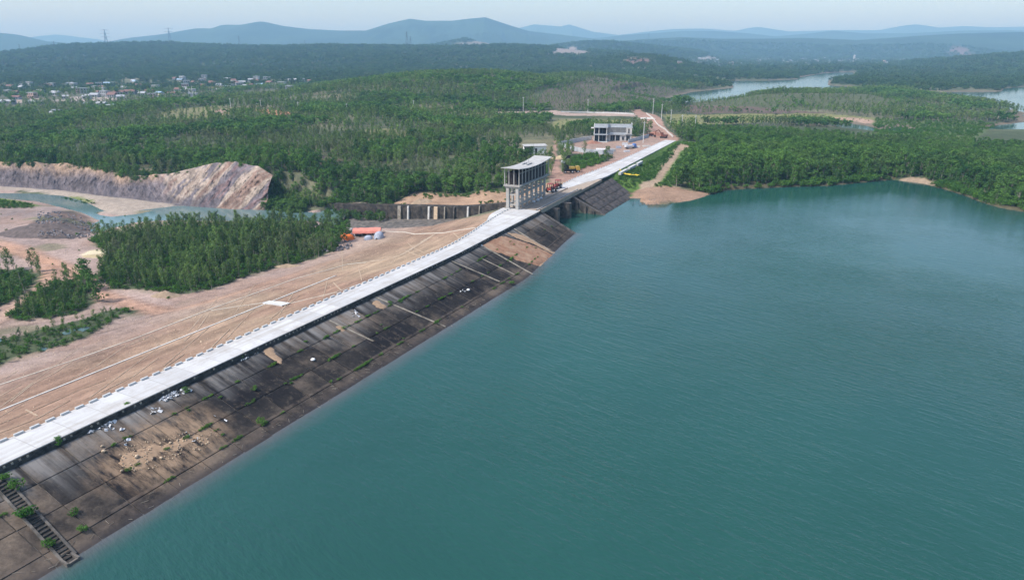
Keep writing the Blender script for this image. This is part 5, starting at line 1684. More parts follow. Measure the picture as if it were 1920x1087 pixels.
# ---------------------------------------------------------------- gate tower over the spillway
DAM_RZ = math.atan2(SD[1], SD[0]) + math.atan(.0505)
def child(mb, name, mat, parent, sm=False):
    return mb.build(name, mat, parent, sm)
M['tower'] = simple('raw_tower_concrete', (0.40, 0.39, 0.37), 0.9, 0.14, 0.7, 0.15, dirt=(0.30, 0.27, 0.24), dirt_scale=0.6, dirt_amt=0.75)
M['tower_shade_brown'] = simple('shade_brown_block', (0.045, 0.036, 0.036), 0.95, 0.3, 1.0, 0.2)  # brown blocks, darkened to paint in the shade inside the room
tw = empty('gate_tower', V3(199.0, -105.4, CREST), DAM_RZ)
tag(tw, 'unfinished concrete gate tower on columns with a curved roof beside the bridge', 'tower')
LX = [-.4, 3.2, 7.1, 11.3, 15.3, 19.2, 22.8]
FZ = 7.6
for i, x in enumerate(LX):
    for y in (-2.0, 1.5):
        w = .52 if i == 0 else .36
        child(MB().box(x - w, x + w, y - w, y + w, -.6, FZ - .6), 'column', 'tower', tw)
for y in (-2.0, 1.5):
    child(MB().box(-.4, 22.8, y - .22, y + .22, 1.2, 1.65), 'beam', 'tower', tw)
    child(MB().box(-.4, 22.8, y - .2, y + .2, 4.5, 4.95), 'beam', 'tower', tw)
for x in LX:
    child(MB().box(x - .2, x + .2, -1.9, 1.4, 4.55, 5.0), 'cross_beam', 'tower', tw)
    child(MB().box(x - .2, x + .2, -1.9, 1.4, 1.25, 1.7), 'cross_beam', 'tower', tw)
    child(MB().box(x - .25, x + .25, -2.9, 2.6, FZ - .6, FZ - .02), 'cross_beam', 'tower', tw)
child(MB().box(-1.3, 24.8, -3.1, 2.8, FZ, FZ + .38), 'floor_slab', 'tower', tw)
def roof_z(x):
    return 12.85 + .85 * ((x - 10.5) / 13.4) ** 2
UX = [-.9, 1.7, 4.4, 7.1, 9.8, 12.5, 15.2, 17.9, 20.9, 24.3]
for x in UX:
    for y in (-2.75, 2.45):
        child(MB().box(x - .12, x + .12, y - .12, y + .12, FZ + .38, roof_z(x) - .05), 'post', 'tower', tw)
for y in (-.9, .9):
    for x in (-.9, 24.3):
        child(MB().box(x - .12, x + .12, y - .12, y + .12, FZ + .38, roof_z(x) - .05), 'post', 'tower', tw)
child(MB().box(.2, 23.4, 1.9, 2.1, FZ + .4, FZ + 4.4), 'back_wall', 'tower_shade_brown', tw)
child(MB().box(.2, 23.4, -2.2, -2.05, FZ + .4, FZ + 4.9), 'inner_wall', 'tower_shade_brown', tw)  # dark sheet added behind the lake-side posts in place of interior shade
child(MB().box(.2, .35, -1.38, 1.85, FZ + .4, FZ + 4.5), 'inner_wall', 'tower_shade_brown', tw)  # dark sheet added across the short side, painted shade as well
child(MB().box(8.2, 8.45, -1.38, 1.85, FZ + .4, FZ + 4.4), 'inner_wall', 'tower_shade_brown', tw)
child(MB().box(17.0, 17.25, -1.38, 1.85, FZ + .4, FZ + 4.6), 'inner_wall', 'tower_shade_brown', tw)
for z in (FZ + 4.2,):
    child(MB().box(-1.0, 24.4, -2.72, -2.58, z, z + .18), 'rail', 'tower', tw)
mb = MB(); top = []; bot = []
for x in np.linspace(-2.2, 25.6, 27):
    top.append([(x, -3.6, roof_z(x) + .2), (x, 0, roof_z(x) + .26), (x, 3.3, roof_z(x) + .2)])
    bot.append([(x, -3.6, roof_z(x)), (x, 0, roof_z(x)), (x, 3.3, roof_z(x))])
mb.grid([[(a[0], a[1], a[2]) for a in r_] for r_ in [t_ + b_[::-1] + [t_[0]] for t_, b_ in zip(top, bot)]])
for r0, r1 in ((top[0], bot[0]), (top[-1], bot[-1])):
    mb.add(r0 + r1[::-1], [(0, 1, 2, 3, 4, 5)])
roof = child(mb, 'roof', 'concrete', tw)
for x, y, h in ((9.5, -.8, 1.3), (11.5, 1.0, 1.7), (14.5, .6, 1.5), (12.5, -1.4, .8)):
    child(MB().tube([(x, y, roof_z(x)), (x, y, roof_z(x) + h)], .07, 4), 'starter_bar', 'steel', roof)
child(MB().box(9.8, 13.8, -1.0, -.7, roof_z(11.8) + .3, roof_z(11.8) + .65), 'upstand', 'concrete', roof)
child(MB().box(9.8, 13.8, .9, 1.2, roof_z(11.8) + .3, roof_z(11.8) + .6), 'upstand', 'concrete', roof)
# white sacks under the tower
for i, (x, y, w) in enumerate(((11.0, -3.0, .7), (14.2, -3.1, .8), (17.2, -3.0, .7))):
    bmx = bmesh.new(); bmesh.ops.create_icosphere(bmx, subdivisions=2, radius=.7)
    for v in bmx.verts:
        v.co.z = v.co.z * .9; v.co *= random.uniform(.92, 1.06)
    me_ = bpy.data.meshes.new('sack'); bmx.to_mesh(me_); bmx.free(); me_.materials.append(M['whiteish'])
    o = link('sack', me_)
    o.location = tw.location + Matrix.Rotation(DAM_RZ, 3, 'Z') @ Vector((x, y, .55)); o.scale = (w * 1.2, w * 1.2, w * 1.2)
    tag(o, ('white bulk sack under the tower, nearest of three', 'white bulk sack under the tower, middle of three', 'white bulk sack under the tower, farthest of three')[i], 'sack')

# ---------------------------------------------------------------- management house
bx_, by_ = ground(1113, 267)
bz = gz(bx_, by_) + .1
bz = max(bz, 5.2)
hs = empty('office_building', (bx_, by_, bz), math.radians(-7))
tag(hs, 'unfinished two storey grey concrete building with flat roof and dark openings', 'building')
Lb, Db = 22.0, 12.5
child(MB().box(0, .35, 0, Db, 0, 9.6), 'wall', 'concrete_light', hs)  # paler than the other walls: sunlight on this end put into the colour
child(MB().box(-.02, Lb, Db - .3, Db, 0, 9.2), 'wall', 'concrete_blue', hs)
child(MB().box(Lb - .35, Lb - .03, 2.0, Db - .32, 0, 9.2), 'wall', 'concrete_blue', hs)
for z, ov in ((-.4, .3), (4.0, .5), (8.2, .6)):
    mb = MB().hexa([(-ov * .3, -ov, z), (8.0, -ov, z), (9.2, 2.2 - ov, z), (Lb + ov, 2.2 - ov, z), (Lb + ov, Db - .4, z), (-ov * .3, Db - .4, z)],
                   [(-ov * .3, -ov, z + .45), (8.0, -ov, z + .45), (9.2, 2.2 - ov, z + .45), (Lb + ov, 2.2 - ov, z + .45), (Lb + ov, Db - .4, z + .45), (-ov * .3, Db - .4, z + .45)])
    child(mb, 'floor_slab', 'concrete_blue', hs)
def path_wall(pts, z0, z1, th, name, mat):
    for (x0, y0), (x1, y1) in zip(pts[:-1], pts[1:]):
        L = math.hypot(x1 - x0, y1 - y0); nx_, ny_ = -(y1 - y0) / L * th, (x1 - x0) / L * th
        child(MB().hexa([(x0, y0, z0), (x1, y1, z0), (x1 + nx_, y1 + ny_, z0), (x0 + nx_, y0 + ny_, z0)], [(x0, y0, z1), (x1, y1, z1), (x1 + nx_, y1 + ny_, z1), (x0 + nx_, y0 + ny_, z1)]), name, mat, hs)
path_wall([(.36, -.4), (7.95, -.4), (9.1, 1.85), (Lb + .4, 1.85), (Lb + .4, Db - .5)], 8.65, 10.3, .25, 'parapet', 'concrete_blue')
for x, y in ((.25, -.05), (2.9, -.05), (7.4, -.05), (9.4, 2.25), (12.8, 2.25), (15.6, 2.25), (18.8, 2.25), (21.5, 2.25)):
    for z in (.05, 4.45):
        child(MB().box(x - .22, x + .22, y, y + .4, z, z + 3.72), 'column', 'concrete_light', hs)
child(MB().box(.4, Lb - .4, 3.6, 3.8, .05, 8.15), 'inner_wall', 'concrete', hs)
child(MB().box(18.9, Lb + .2, 1.5, 1.8, 4.45, 8.18), 'wall', 'concrete_light', hs)
child(MB().box(15.6, 18.8, 2.3, 2.5, .05, 3.98), 'wall', 'concrete_light', hs)
for x0, x1, z0, z1, y in ((.6, 2.6, .2, 3.6, 3.5), (3.2, 7.1, .2, 3.8, 3.5), (.6, 2.6, 4.6, 7.9, 3.5), (3.2, 7.1, 4.6, 7.9, 3.5), (10.0, 12.3, .6, 3.4, 3.5), (13.2, 15.2, .6, 3.4, 3.5), (16.6, 17.9, 1.0, 3.0, 2.2), (19.6, 21.0, .6, 3.2, 3.5), (20.0, 20.8, 5.0, 7.6, 1.42)):
    w = child(MB().box(x0, x1, y - .05, y + .04, z0, z1), 'window', 'dark', hs)
    child(MB().box(x0 + (x1 - x0) / 2 - .06, x0 + (x1 - x0) / 2 + .06, y - .12, y - .06, z0, z1), 'mullion', 'concrete', w)
for i in range(24):
    x = 9.9 + i * .37
    child(MB().box(x, x + .14, 1.75, 1.95, 4.5, 7.9), 'louvre', 'concrete', hs)
child(MB().box(9.4, 18.9, 1.72, 1.8, 4.45, 5.4), 'balustrade', 'concrete_blue', hs)
child(MB().box(-1.8, -.1, 1.0, 5.0, 7.6, 7.95), 'canopy', 'concrete_light', hs)
child(MB().box(-.2, 8.2, -2.2, -.42, -.5, .1), 'porch_step', 'concrete_light', hs)

# compound wall
cw_pts = [ground(u, v) for u, v in [(1109, 262), (1080, 267), (1047, 274), (1072, 282), (1100, 288), (1130, 290), (1150, 289)]]
cw2 = [ground(u, v) for u, v in [(1178, 268), (1198, 263), (1216, 258)]]
def wall_run(pts, name, label, h, step, mat, capmat=None):
    q = resample(pts, step)
    e = empty(name, (q[0][0], q[0][1], gz(*q[0])))
    tag(e, label, 'wall')
    for i, ((x0, y0), (x1, y1)) in enumerate(zip(q[:-1], q[1:])):
        L = math.hypot(x1 - x0, y1 - y0); nx_, ny_ = -(y1 - y0) / L * .1, (x1 - x0) / L * .1
        z0, z1 = gz(x0, y0), gz(x1, y1)
        mb = MB().hexa([(x0 + nx_, y0 + ny_, z0 - .4), (x1 + nx_, y1 + ny_, z1 - .4), (x1 - nx_, y1 - ny_, z1 - .4), (x0 - nx_, y0 - ny_, z0 - .4)], [(x0 + nx_, y0 + ny_, z0 + h), (x1 + nx_, y1 + ny_, z1 + h), (x1 - nx_, y1 - ny_, z1 + h), (x0 - nx_, y0 - ny_, z0 + h)])
        o = mb.build('wall_panel', mat, e); o.matrix_parent_inverse = Matrix.Translation(e.location).inverted()
        o = MB().box(x0 - .18, x0 + .18, y0 - .18, y0 + .18, z0 - .4, z0 + h + .15).build('post', mat, e); o.matrix_parent_inverse = Matrix.Translation(e.location).inverted()
    return e
wall_run(cw_pts, 'compound_wall', 'grey block wall round the yard of the two storey building', 2.3, 3.2, 'concrete_blue')
wall_run(cw2, 'compound_wall', 'short grey block wall right of the two storey building', 2.0, 3.2, 'concrete_blue')
wall_run([ground(u, v) for u, v in [(1052, 211), (1100, 212), (1150, 213), (1188, 215)]], 'boundary_wall', 'long low white wall across the far end of the road', 1.1, 6.0, 'concrete_new')
wall_run([ground(u, v) for u, v in [(1212, 214), (1228, 228), (1246, 243), (1262, 258)]], 'boundary_wall', 'low pale kerb wall along the road right of the construction yard', 1.0, 6.0, 'concrete_light')

# ruined house by the tower
rx, ry = ground(984, 291)
ru = empty('ruined_house', (rx, ry, gz(rx, ry)), math.radians(8))
tag(ru, 'small ruined white house with sagging grey roof behind the gate tower', 'house')
child(MB().box(4.6, 11.5, 0, .25, 0, 4.4), 'wall', 'white', ru)
child(MB().box(11.25, 11.5, .26, 6, 0, 4.4), 'wall', 'white', ru)
child(MB().box(0, 11.24, 5.75, 6, 0, 4.2), 'wall', 'concrete', ru)
child(MB().hexa([(0, .1, 0), (.3, .1, 0), (.3, 5.7, 0), (0, 5.7, 0)], [(0, .1, 1.6), (.3, .1, 1.6), (.3, 5.7, 3.9), (0, 5.7, 3.9)]), 'wall', 'white', ru)
child(MB().hexa([(.3, 0, 0), (2.6, 0, 0), (2.6, .25, 0), (.3, .25, 0)], [(.3, 0, 1.6), (2.6, 0, .9), (2.6, .25, .9), (.3, .25, 1.6)]), 'wall', 'white', ru)
child(MB().box(5.4, 6.6, -.06, .0, .2, 3.4), 'doorway', 'dark', ru)
child(MB().hexa([(-.5, -.6, 4.42), (12, -.6, 4.45), (12, 6.5, 4.75), (-.5, 6.5, 4.62)], [(-.5, -.6, 4.65), (12, -.6, 4.7), (12, 6.5, 5.0), (-.5, 6.5, 4.85)]), 'roof', 'concrete', ru)
child(MB().box(2.6, 4.5, .4, 5.6, 0, .5), 'rubble_floor', 'concrete', ru)
for i, (u, v, w) in enumerate(((938, 280, 4.0), (960, 290, 3.0), (975, 293, 2.4))):
    x, y = ground(u, v)
    e = empty('rubble_heap', (x, y, gz(x, y)))
    for j in range(6):
        o = link('block', rocks_tan[j % 4], e); o.location = (random.uniform(-w, w) * .5, random.uniform(-1, 1), .3); o.scale = (random.uniform(.8, 2.0), random.uniform(.6, 1.2), random.uniform(.6, 1.4)); o.rotation_euler = (random.random(), random.random(), random.random() * 6)
    o = child(MB().hexa([(-w * .5, -.6, -.2), (w * .5, -.6, -.2), (w * .5, .6, -.2), (-w * .5, .6, -.2)], [(-w * .4, -.4, .5), (w * .3, -.5, .9), (w * .4, .4, .7), (-w * .4, .5, .4)]), 'wall_stub', 'white', e)
    tag(e, ('pale rubble heap among trees left of the ruined house', 'white wall stub in front of the ruined house', 'small pale rubble heap touching the ruined house')[i], 'rubble')

# ---------------------------------------------------------------- tents by the stand of trees
def dome(name, cx_, cy_, L, Wd, Hh, rz, mat, label, cut=0.0, lift=0.0, poles=True):
    z = min(gz(cx_, cy_), gz(cx_ + 1, cy_)) - .05
    e = empty(name, (cx_, cy_, z), rz)
    rows = []
    for i in range(13):
        q = i / 12; x = (q - .5) * L
        prof = 1 - cut * abs(2 * q - 1) ** 3
        rows.append([(x + .06 * random.uniform(-1, 1), -math.cos(a) * Wd / 2 * prof, lift + max(0, math.sin(a)) ** .75 * Hh * prof + (.05 + .07 * (lift > 0)) * random.uniform(-1, 1)) for a in np.linspace(0, math.pi, 11)])
    child(MB().grid(rows), 'canopy', mat, e, True)
    if poles:
        if lift:
            for x in (-L / 2 + .2, -L / 6, L / 6, L / 2 - .2):
                for y in (-Wd / 2, Wd / 2):
                    child(MB().tube([(x, y, -.2), (x, y, lift + .1)], .06, 4), 'post', 'steel', e)
            child(MB().box(-L / 2 + .6, L / 2 - 1.5, -.3, Wd / 2 - .2, 0, .9), 'shade_block', 'dark', e)  # dark block added to stand in for the shade under the canopy
        for x in () if lift else (-L / 2 + .1, 0, L / 2 - .1):
            child(MB().tube([(x, -math.cos(a) * Wd / 2 * .96, max(0, math.sin(a)) ** .75 * Hh * .96) for a in np.linspace(0, math.pi, 9)], .05, 4), 'hoop', 'steel', e)
    tag(e, label, 'tent')
    return e
tx, ty = ground(688, 442)
dome('tent', tx, ty + .8, 10.0, 4.2, 1.5, math.radians(6), 'tarp_red', 'long salmon red tarpaulin shelter on posts in the tent camp', 0.0, 1.25)
tx, ty = ground(655, 449)
dome('tent', tx, ty, 3.8, 3.0, 2.0, math.radians(40), 'tarp_orange', 'larger crumpled bright orange tent left of the salmon shelter', .7)
tx, ty = ground(645, 448)
dome('tent', tx, ty, 2.4, 2.4, 2.2, math.radians(100), 'tarp_orange', 'smaller orange tent at the left end of the camp', .8)
tx, ty = ground(711, 447)
dome('tent', tx, ty, 3.6, 3.4, 2.6, math.radians(70), 'tarp_grey', 'blue grey dome tent at the right end of the camp', .75)
tx, ty = ground(691, 449)
dome('tent', tx, ty, 3.0, 2.0, 1.6, math.radians(10), 'tarp_grey', 'low blue grey tent in front of the salmon shelter', .6)
tx, ty = ground(655, 436)
dome('tent', tx, ty, 3.2, 3.0, 2.0, math.radians(0), 'tarp_pale', 'pale canvas tent behind the orange tents', .5)

# ---------------------------------------------------------------- vehicles
def wheel(parent, x, y, r, w):
    o = child(MB().tube([(x, y - w / 2, r), (x, y + w / 2, r)], r, 12), 'wheel', 'black', parent)
    child(MB().tube([(x, y - w / 2 - .03, r), (x, y + w / 2 + .03, r)], r * .5, 8), 'rim', 'whiteish', o)
    return o
vx, vy = ground(1070, 324)
vh = empty('drilling_truck', (vx, vy, gz(vx, vy) + .02), math.radians(12))
tag(vh, 'yellow truck with raised black boom parked on dirt beside the white road', 'truck')
for x in (-2.9, 0.4, 3.0):
    for y in (-1.1, 1.1):
        wheel(vh, x, y, .62, .5)
child(MB().box(-3.8, 3.9, -.7, .7, .75, 1.15), 'chassis', 'black', vh)
child(MB().hexa([(2.3, -1.2, 1.16), (4.1, -1.2, 1.16), (4.1, 1.2, 1.16), (2.3, 1.2, 1.16)], [(2.3, -1.15, 2.9), (3.6, -1.15, 2.9), (3.6, 1.15, 2.9), (2.3, 1.15, 2.9)]), 'cab', 'yellow', vh)
child(MB().hexa([(3.75, -1.0, 2.0), (3.98, -1.0, 1.95), (3.98, 1.0, 1.95), (3.75, 1.0, 2.0)], [(3.55, -1.0, 2.75), (3.72, -1.0, 2.75), (3.72, 1.0, 2.75), (3.55, 1.0, 2.75)]), 'windscreen', 'glass', vh)
child(MB().box(-3.6, 2.1, -1.2, 1.2, 1.2, 1.75), 'bed', 'black', vh)
child(MB().box(-.9, 1.6, -1.0, 1.0, 1.77, 2.7), 'engine_cover', 'yellow', vh)
child(MB().box(-2.8, -1.2, -.8, .8, 2.02, 3.4), 'turret', 'black', vh)
bo = child(MB().tube([(-2.0, 0, 3.0), (-3.2, 0, 5.2), (-1.2, 0, 7.6)], [.5, .45, .35], 5), 'boom', 'black', vh)
child(MB().box(-4.3, -2.8, -.55, .55, 4.4, 5.4), 'counterweight', 'whiteish', vh)
child(MB().hexa([(-1.5, -.5, 6.4), (-.6, -.5, 6.4), (-.6, .5, 6.4), (-1.5, .5, 6.4)], [(-1.7, -.6, 7.6), (-.3, -.6, 7.6), (-.3, .6, 7.6), (-1.7, .6, 7.6)]), 'bucket', 'black', bo)

def tractor(u, v, rz, label, mat='red', sc=1.0, name='tractor'):
    x, y = ground(u, v)
    z = max(gz(x, y), CREST if ST(x, y)[0] < 262 and ST(x, y)[1] > t_edge(ST(x, y)[0]) - 14 else -99)
    e = empty(name, (x, y, z + .02), rz); e.scale = (sc,) * 3
    tag(e, label, 'tractor')
    for xx, r in ((-1.1, .75), (1.3, .45)):
        for yy in (-.85, .85):
            wheel(e, xx, yy, r, .4)
    child(MB().box(-.2, 2.0, -.42, .42, .6, 1.5), 'bonnet', mat, e)
    child(MB().box(-1.7, -.25, -.6, .6, .7, 1.35), 'seat_deck', mat, e)
    cb = child(MB().box(-1.6, .0, -.75, .75, 2.5, 2.65), 'cab_roof', mat, e)
    for xx in (-1.5, -.1):
        for yy in (-.65, .65):
            child(MB().box(xx - .06, xx + .06, yy - .06, yy + .06, 1.3, 2.5), 'pillar', 'black', cb)
    child(MB().tube([(1.2, .2, 1.4), (1.2, .2, 2.2)], .06, 5), 'exhaust', 'black', e)
    return e
tractor(1034, 362, math.radians(60), 'dark red tractor standing close behind the gate tower', 'red', 1.25)
tractor(1044, 355, math.radians(240), 'bright red tractor at the end of the white road by the tower', 'red', 1.2)

M['rust'] = simple('rusty_paint', (0.14, 0.05, 0.035), 0.7, 0.4, 1.5, 0.1)
def excavator(u, v, rz, label, mat):
    x, y = ground(u, v)
    e = empty('excavator', (x, y, gz(x, y) + .02), rz)
    tag(e, label, 'excavator')
    for yy in (-1.2, 1.2):
        child(MB().hexa([(-1.7, yy - .3, 0), (1.7, yy - .3, 0), (1.7, yy + .3, 0), (-1.7, yy + .3, 0)], [(-2.0, yy - .3, .9), (2.0, yy - .3, .9), (2.0, yy + .3, .9), (-2.0, yy + .3, .9)]), 'track', 'black', e)
    child(MB().box(-2.2, 1.3, -1.3, 1.3, .95, 2.1), 'house', mat, e)
    c_ = child(MB().box(.1, 1.4, .1, 1.25, 2.12, 3.3), 'cab', mat, e)
    child(MB().box(.3, 1.44, .2, 1.15, 2.4, 3.1), 'window', 'glass', c_)
    child(MB().tube([(1.2, -.4, 1.8), (3.4, -.4, 4.6), (5.2, -.4, 3.8)], [.32, .3, .22], 5), 'boom', mat, e)
    child(MB().tube([(5.2, -.4, 3.8), (5.6, -.4, 1.3)], [.2, .16], 5), 'arm', mat, e)
    child(MB().hexa([(5.0, -.9, .3), (5.9, -.9, .3), (5.9, .1, .3), (5.0, .1, .3)], [(5.2, -.9, 1.4), (6.2, -.9, 1.4), (6.2, .1, 1.4), (5.2, .1, 1.4)]), 'bucket', 'black', e)
    return e
excavator(1244, 259, math.radians(150), 'dark rusty excavator at the far end of the white road', 'rust')

def box_truck(u, v, rz, label, mat, cargo):
    x, y = ground(u, v)
    e = empty('lorry', (x, y, gz(x, y) + .02), rz)
    tag(e, label, 'lorry')
    for xx in (-2.0, 2.2):
        for yy in (-.9, .9):
            wheel(e, xx, yy, .5, .35)
    child(MB().box(-3.2, 3.2, -.6, .6, .6, .9), 'chassis', 'black', e)
    c_ = child(MB().hexa([(1.7, -1.05, .9), (3.3, -1.05, .9), (3.3, 1.05, .9), (1.7, 1.05, .9)], [(1.7, -1.0, 2.6), (3.0, -1.0, 2.6), (3.0, 1.0, 2.6), (1.7, 1.0, 2.6)]), 'cab', mat, e)
    child(MB().hexa([(3.05, -.9, 1.7), (3.28, -.9, 1.6), (3.28, .9, 1.6), (3.05, .9, 1.7)], [(2.95, -.9, 2.45), (3.1, -.9, 2.45), (3.1, .9, 2.45), (2.95, .9, 2.45)]), 'windscreen', 'glass', c_)
    child(MB().box(-3.3, 1.5, -1.15, 1.15, .95, 1.9), 'cargo_bed', cargo, e)
box_truck(1182, 279, math.radians(20), 'small blue and white lorry among building materials in front of the unfinished building', 'blue', 'whiteish')
tractor(1218, 256, math.radians(10), 'dusty rust red tractor left of the excavator at the yard end', 'rust', 1.2)

# building materials in the yard
for i, (u, v, w, d_, h, mt, lb) in enumerate(((1128, 281, 6, 2, .7, 'white', 'pale stack of boards in front of the two storey building'), (1148, 284, 3, 2.5, 1.4, 'concrete_light', 'pale cement block pile right of the boards'), (1172, 272, 3, 2, 1.2, 'whiteish', 'white sheet stack left of the blue lorry'),
                                              (1193, 277, 4, 2, 1.0, 'concrete_light', 'grey pipe stack right of the blue lorry'), (1212, 275, 4, 3, .8, 'concrete_light', 'pale rubble stack beside the far white road'), (1160, 278, 2.5, 2, 1.0, 'tarp_grey', 'grey covered pallet in the yard'), (1175, 285, 3, 2, .7, 'whiteish', 'white bag pile close to the white road'))):
    x, y = ground(u, v)
    e = empty('material_stack', (x, y, gz(x, y)), random.uniform(-.4, .4))
    tag(e, lb, 'stack')
    for k in range(4):
        j = random.uniform(-.25, .25)
        child(MB().box(-w / 2 + j, w / 2 + j, -d_ / 2 + k * d_ / 4 + .02, -d_ / 2 + (k + 1) * d_ / 4 - .06, -.1, h * random.uniform(.7, 1.1)), 'bundle', mt, e)
# earth heaps
def mound(u, v, w, d_, h, col, label, name='earth_heap', seed=0):
    x, y = ground(u, v)
    n = 14; rows = []
    for i in range(n + 1):
        rr = []
        for j in range(n + 1):
            a, b_ = (i / n - .5) * 2, (j / n - .5) * 2
            r_ = math.hypot(a, b_)
            X_, Y_ = x + a * w / 2, y + b_ * d_ / 2
            hh = h * max(0, 1 - r_) ** .8 * (1 + .5 * float(fbm(np.array([X_]), np.array([Y_]), 2.2, 3, seed)[0]))
            rr.append((X_, Y_, gz(X_, Y_) - .12 + hh))
        rows.append(rr)
    o = MB().grid(rows).build(name, col, None, True)
    return tag(o, label, 'heap')
M['earth_red'] = simple('red_earth', (0.28, 0.14, 0.10), 0.95, 0.3, 0.8, 0.5)
M['spoil_earth'] = simple('spoil_earth', (0.115, 0.092, 0.085), 0.95, 0.4, 0.7, 0.7)
M['earth_tan'] = simple('tan_earth', (0.31, 0.235, 0.165), 0.95, 0.25, 0.8, 0.5)
M['earth_yellow'] = simple('yellow_sand', (0.42, 0.34, 0.21), 0.95, 0.2, 0.8, 0.5)
mound(1226, 254, 14, 7, 3.0, 'earth_red', 'red earth heap beside the excavator at the yard end', seed=1)
mound(1112, 269, 12, 5, 1.6, 'earth_red', 'reddish earth heap at the foot of the two storey building', seed=2)
mound(1052, 297, 12, 6, 1.6, 'earth_yellow', 'yellow sand heap by the dirt track below the compound wall', seed=3)
mound(178, 480, 9, 5, .9, 'earth_yellow', 'pale yellow sand heap at the corner of the tree stand', seed=4)
mound(790, 380, 10, 6, 1.8, 'earth_tan', 'tan earth mound on top of the retaining wall', seed=5)
mound(312, 555, 9, 4, 1.6, 'earth_tan', 'tan earth heap at the near edge of the tree stand', seed=6)
mound(540, 500, 10, 3, 1.2, 'earth_tan', 'long tan earth heap along the stand edge left of the tents', seed=7)
mound(1212, 222, 16, 10, .8, 'concrete_light', 'flat pale gravel heap where the road turns', seed=8)
mound(1140, 288, 9, 4, 1.2, 'earth_tan', 'tan heap at the right end of the compound wall', seed=9)
# spoil heap of dark rock by the river
mound(92, 434, 36, 20, 3.4, 'spoil_earth', 'dark grey rock spoil heap at the river bank', 'spoil_heap', 10)
rocks_grey = [rock_mesh('rock', 'stone_grey', 30 + i) for i in range(3)]
mb = MB()
for i in range(620):
    if i < 500:
        u, v = random.uniform(70, 185), random.uniform(402, 450)
        if v < 398 + (u - 130) * .25: v += 12
    else:
        u, v = random.uniform(600, 660), random.uniform(452, 478)
    r_ = ray(u, v); x, y = at(u, v, -9)
    c = Vector((x, y, gz(x, y) + random.uniform(0, .3) + (1.4 if i < 500 and u < 120 else .3))); sz = random.uniform(.3, 1.1)
    me_ = random.choice(rocks_grey); rot = Euler((random.random() * 3, 0, random.random() * 6)).to_matrix()
    mb.add([c + rot @ (q.co * sz) for q in me_.vertices], [tuple(p_.vertices) for p_ in me_.polygons])
tag(mb.build('rocks', 'stone_grey'), kind='stuff', label='broken grey rocks scattered at the river bank and below the tents')
mb = MB()
for i in range(1500):
    if i < 1000:
        u, v = random.uniform(-20, 560), random.uniform(460, 700)
        x, y = at(u, v, -9)
        if float(gt_np(np.array([x]), np.array([y]))[0]) > .3: continue
        z = gz(x, y)
    else:
        s1 = random.uniform(10, 190); t1 = float(t_edge(s1)) - 8 - random.random() * 60
        x, y = W2(s1, t1); x, y = float(x), float(y); z = surf(x, y)
    if ST(x, y)[1] > t_edge(ST(x, y)[0]) - 7.5: continue
    c = Vector((x, y, z + .02)); sz = random.uniform(.10, .32) * (2.0 if random.random() < .05 else 1)
    me_ = random.choice(rocks_tan); rot = Euler((random.random() * 3, 0, random.random() * 6)).to_matrix()
    mb.add([c + rot @ (q.co * sz) for q in me_.vertices], [tuple(p_.vertices) for p_ in me_.polygons])
tag(mb.build('stones', 'stone_tan'), kind='stuff', label='loose stones on the dirt and the earth slope behind the road')
# dead trunk and pale post leaning over the pool
x, y = ground(172, 430)
e = MB().tube([(x, y, gz(x, y)), (x + 1.5, y + 3, gz(x, y) + 1.6), (x + 3.0, y + 1.5, gz(x, y) + .6)], [.3, .2, .1], 5).build('dead_trunk', 'stone_tan')
tag(e, 'pale dead trunk lying on the rocks by the pool', 'trunk')
# puddles at the toe of the dam
for i, (pts, lb) in enumerate((([(115, 625), (128, 618), (142, 617), (140, 624), (122, 629)], 'grey puddle among saplings below the dam, left of two'), ([(143, 618), (160, 612), (168, 616), (155, 623)], 'grey puddle among saplings below the dam, right of two'),
                               ([(72, 656), (84, 651), (90, 654), (82, 659)], 'small grey puddle at the edge of the dirt track'), ([(-10, 640), (0, 634), (6, 637), (0, 642)], 'small grey puddle at the left picture edge'))):
    q = gpoly(pts)
    z = max(gz(*p_) for p_ in q) + .06
    c = (sum(p_[0] for p_ in q) / len(q), sum(p_[1] for p_ in q) / len(q))
    ring = []
    for k in range(len(q)):
        a = q[k]; b_ = q[(k + 1) % len(q)]
        for f in (0, .33, .66):
            ring.append((a[0] + (b_[0] - a[0]) * f + random.uniform(-.15, .15), a[1] + (b_[1] - a[1]) * f + random.uniform(-.15, .15), z))
    o = MB().add([(c[0], c[1], z)] + ring, [(0, k + 1, (k + 1) % len(ring) + 1) for k in range(len(ring))]).build('puddle', 'river')
    tag(o, lb, 'puddle')
# yellow sheeting on the green slope
x, y = ground(1178, 331)
rows = [[(x - 4 + i * .8, y - 1.2 + j * .6 - i * .25, gz(x - 4 + i * .8, y - 1.2 + j * .6 - i * .25) + .9 + .5 * random.random()) for j in range(5)] for i in range(12)]
tag(MB().grid(rows).build('plastic_sheet', 'yellow_sheet'), 'yellow sheeting draped over weeds on the green slope', 'sheeting')
# brushwood on the sandy point
x, y = ground(1222, 382)
mb = MB()
for i in range(70):
    a = random.uniform(0, 6.28); c = Vector((x + random.gauss(0, 3.5), y + random.gauss(.5, 1.0), 0)); c.z = max(gz(c.x, c.y), 0) + .05
    mb.tube([c, c + Vector((math.cos(a) * random.uniform(.5, 1.4), math.sin(a) * random.uniform(.5, 1.4), random.uniform(.2, 1.0)))], [.05, .02], 3)
tag(mb.build('brushwood', 'stone_grey'), 'dark brushwood pile at the tip of the sandy point', 'brushwood')

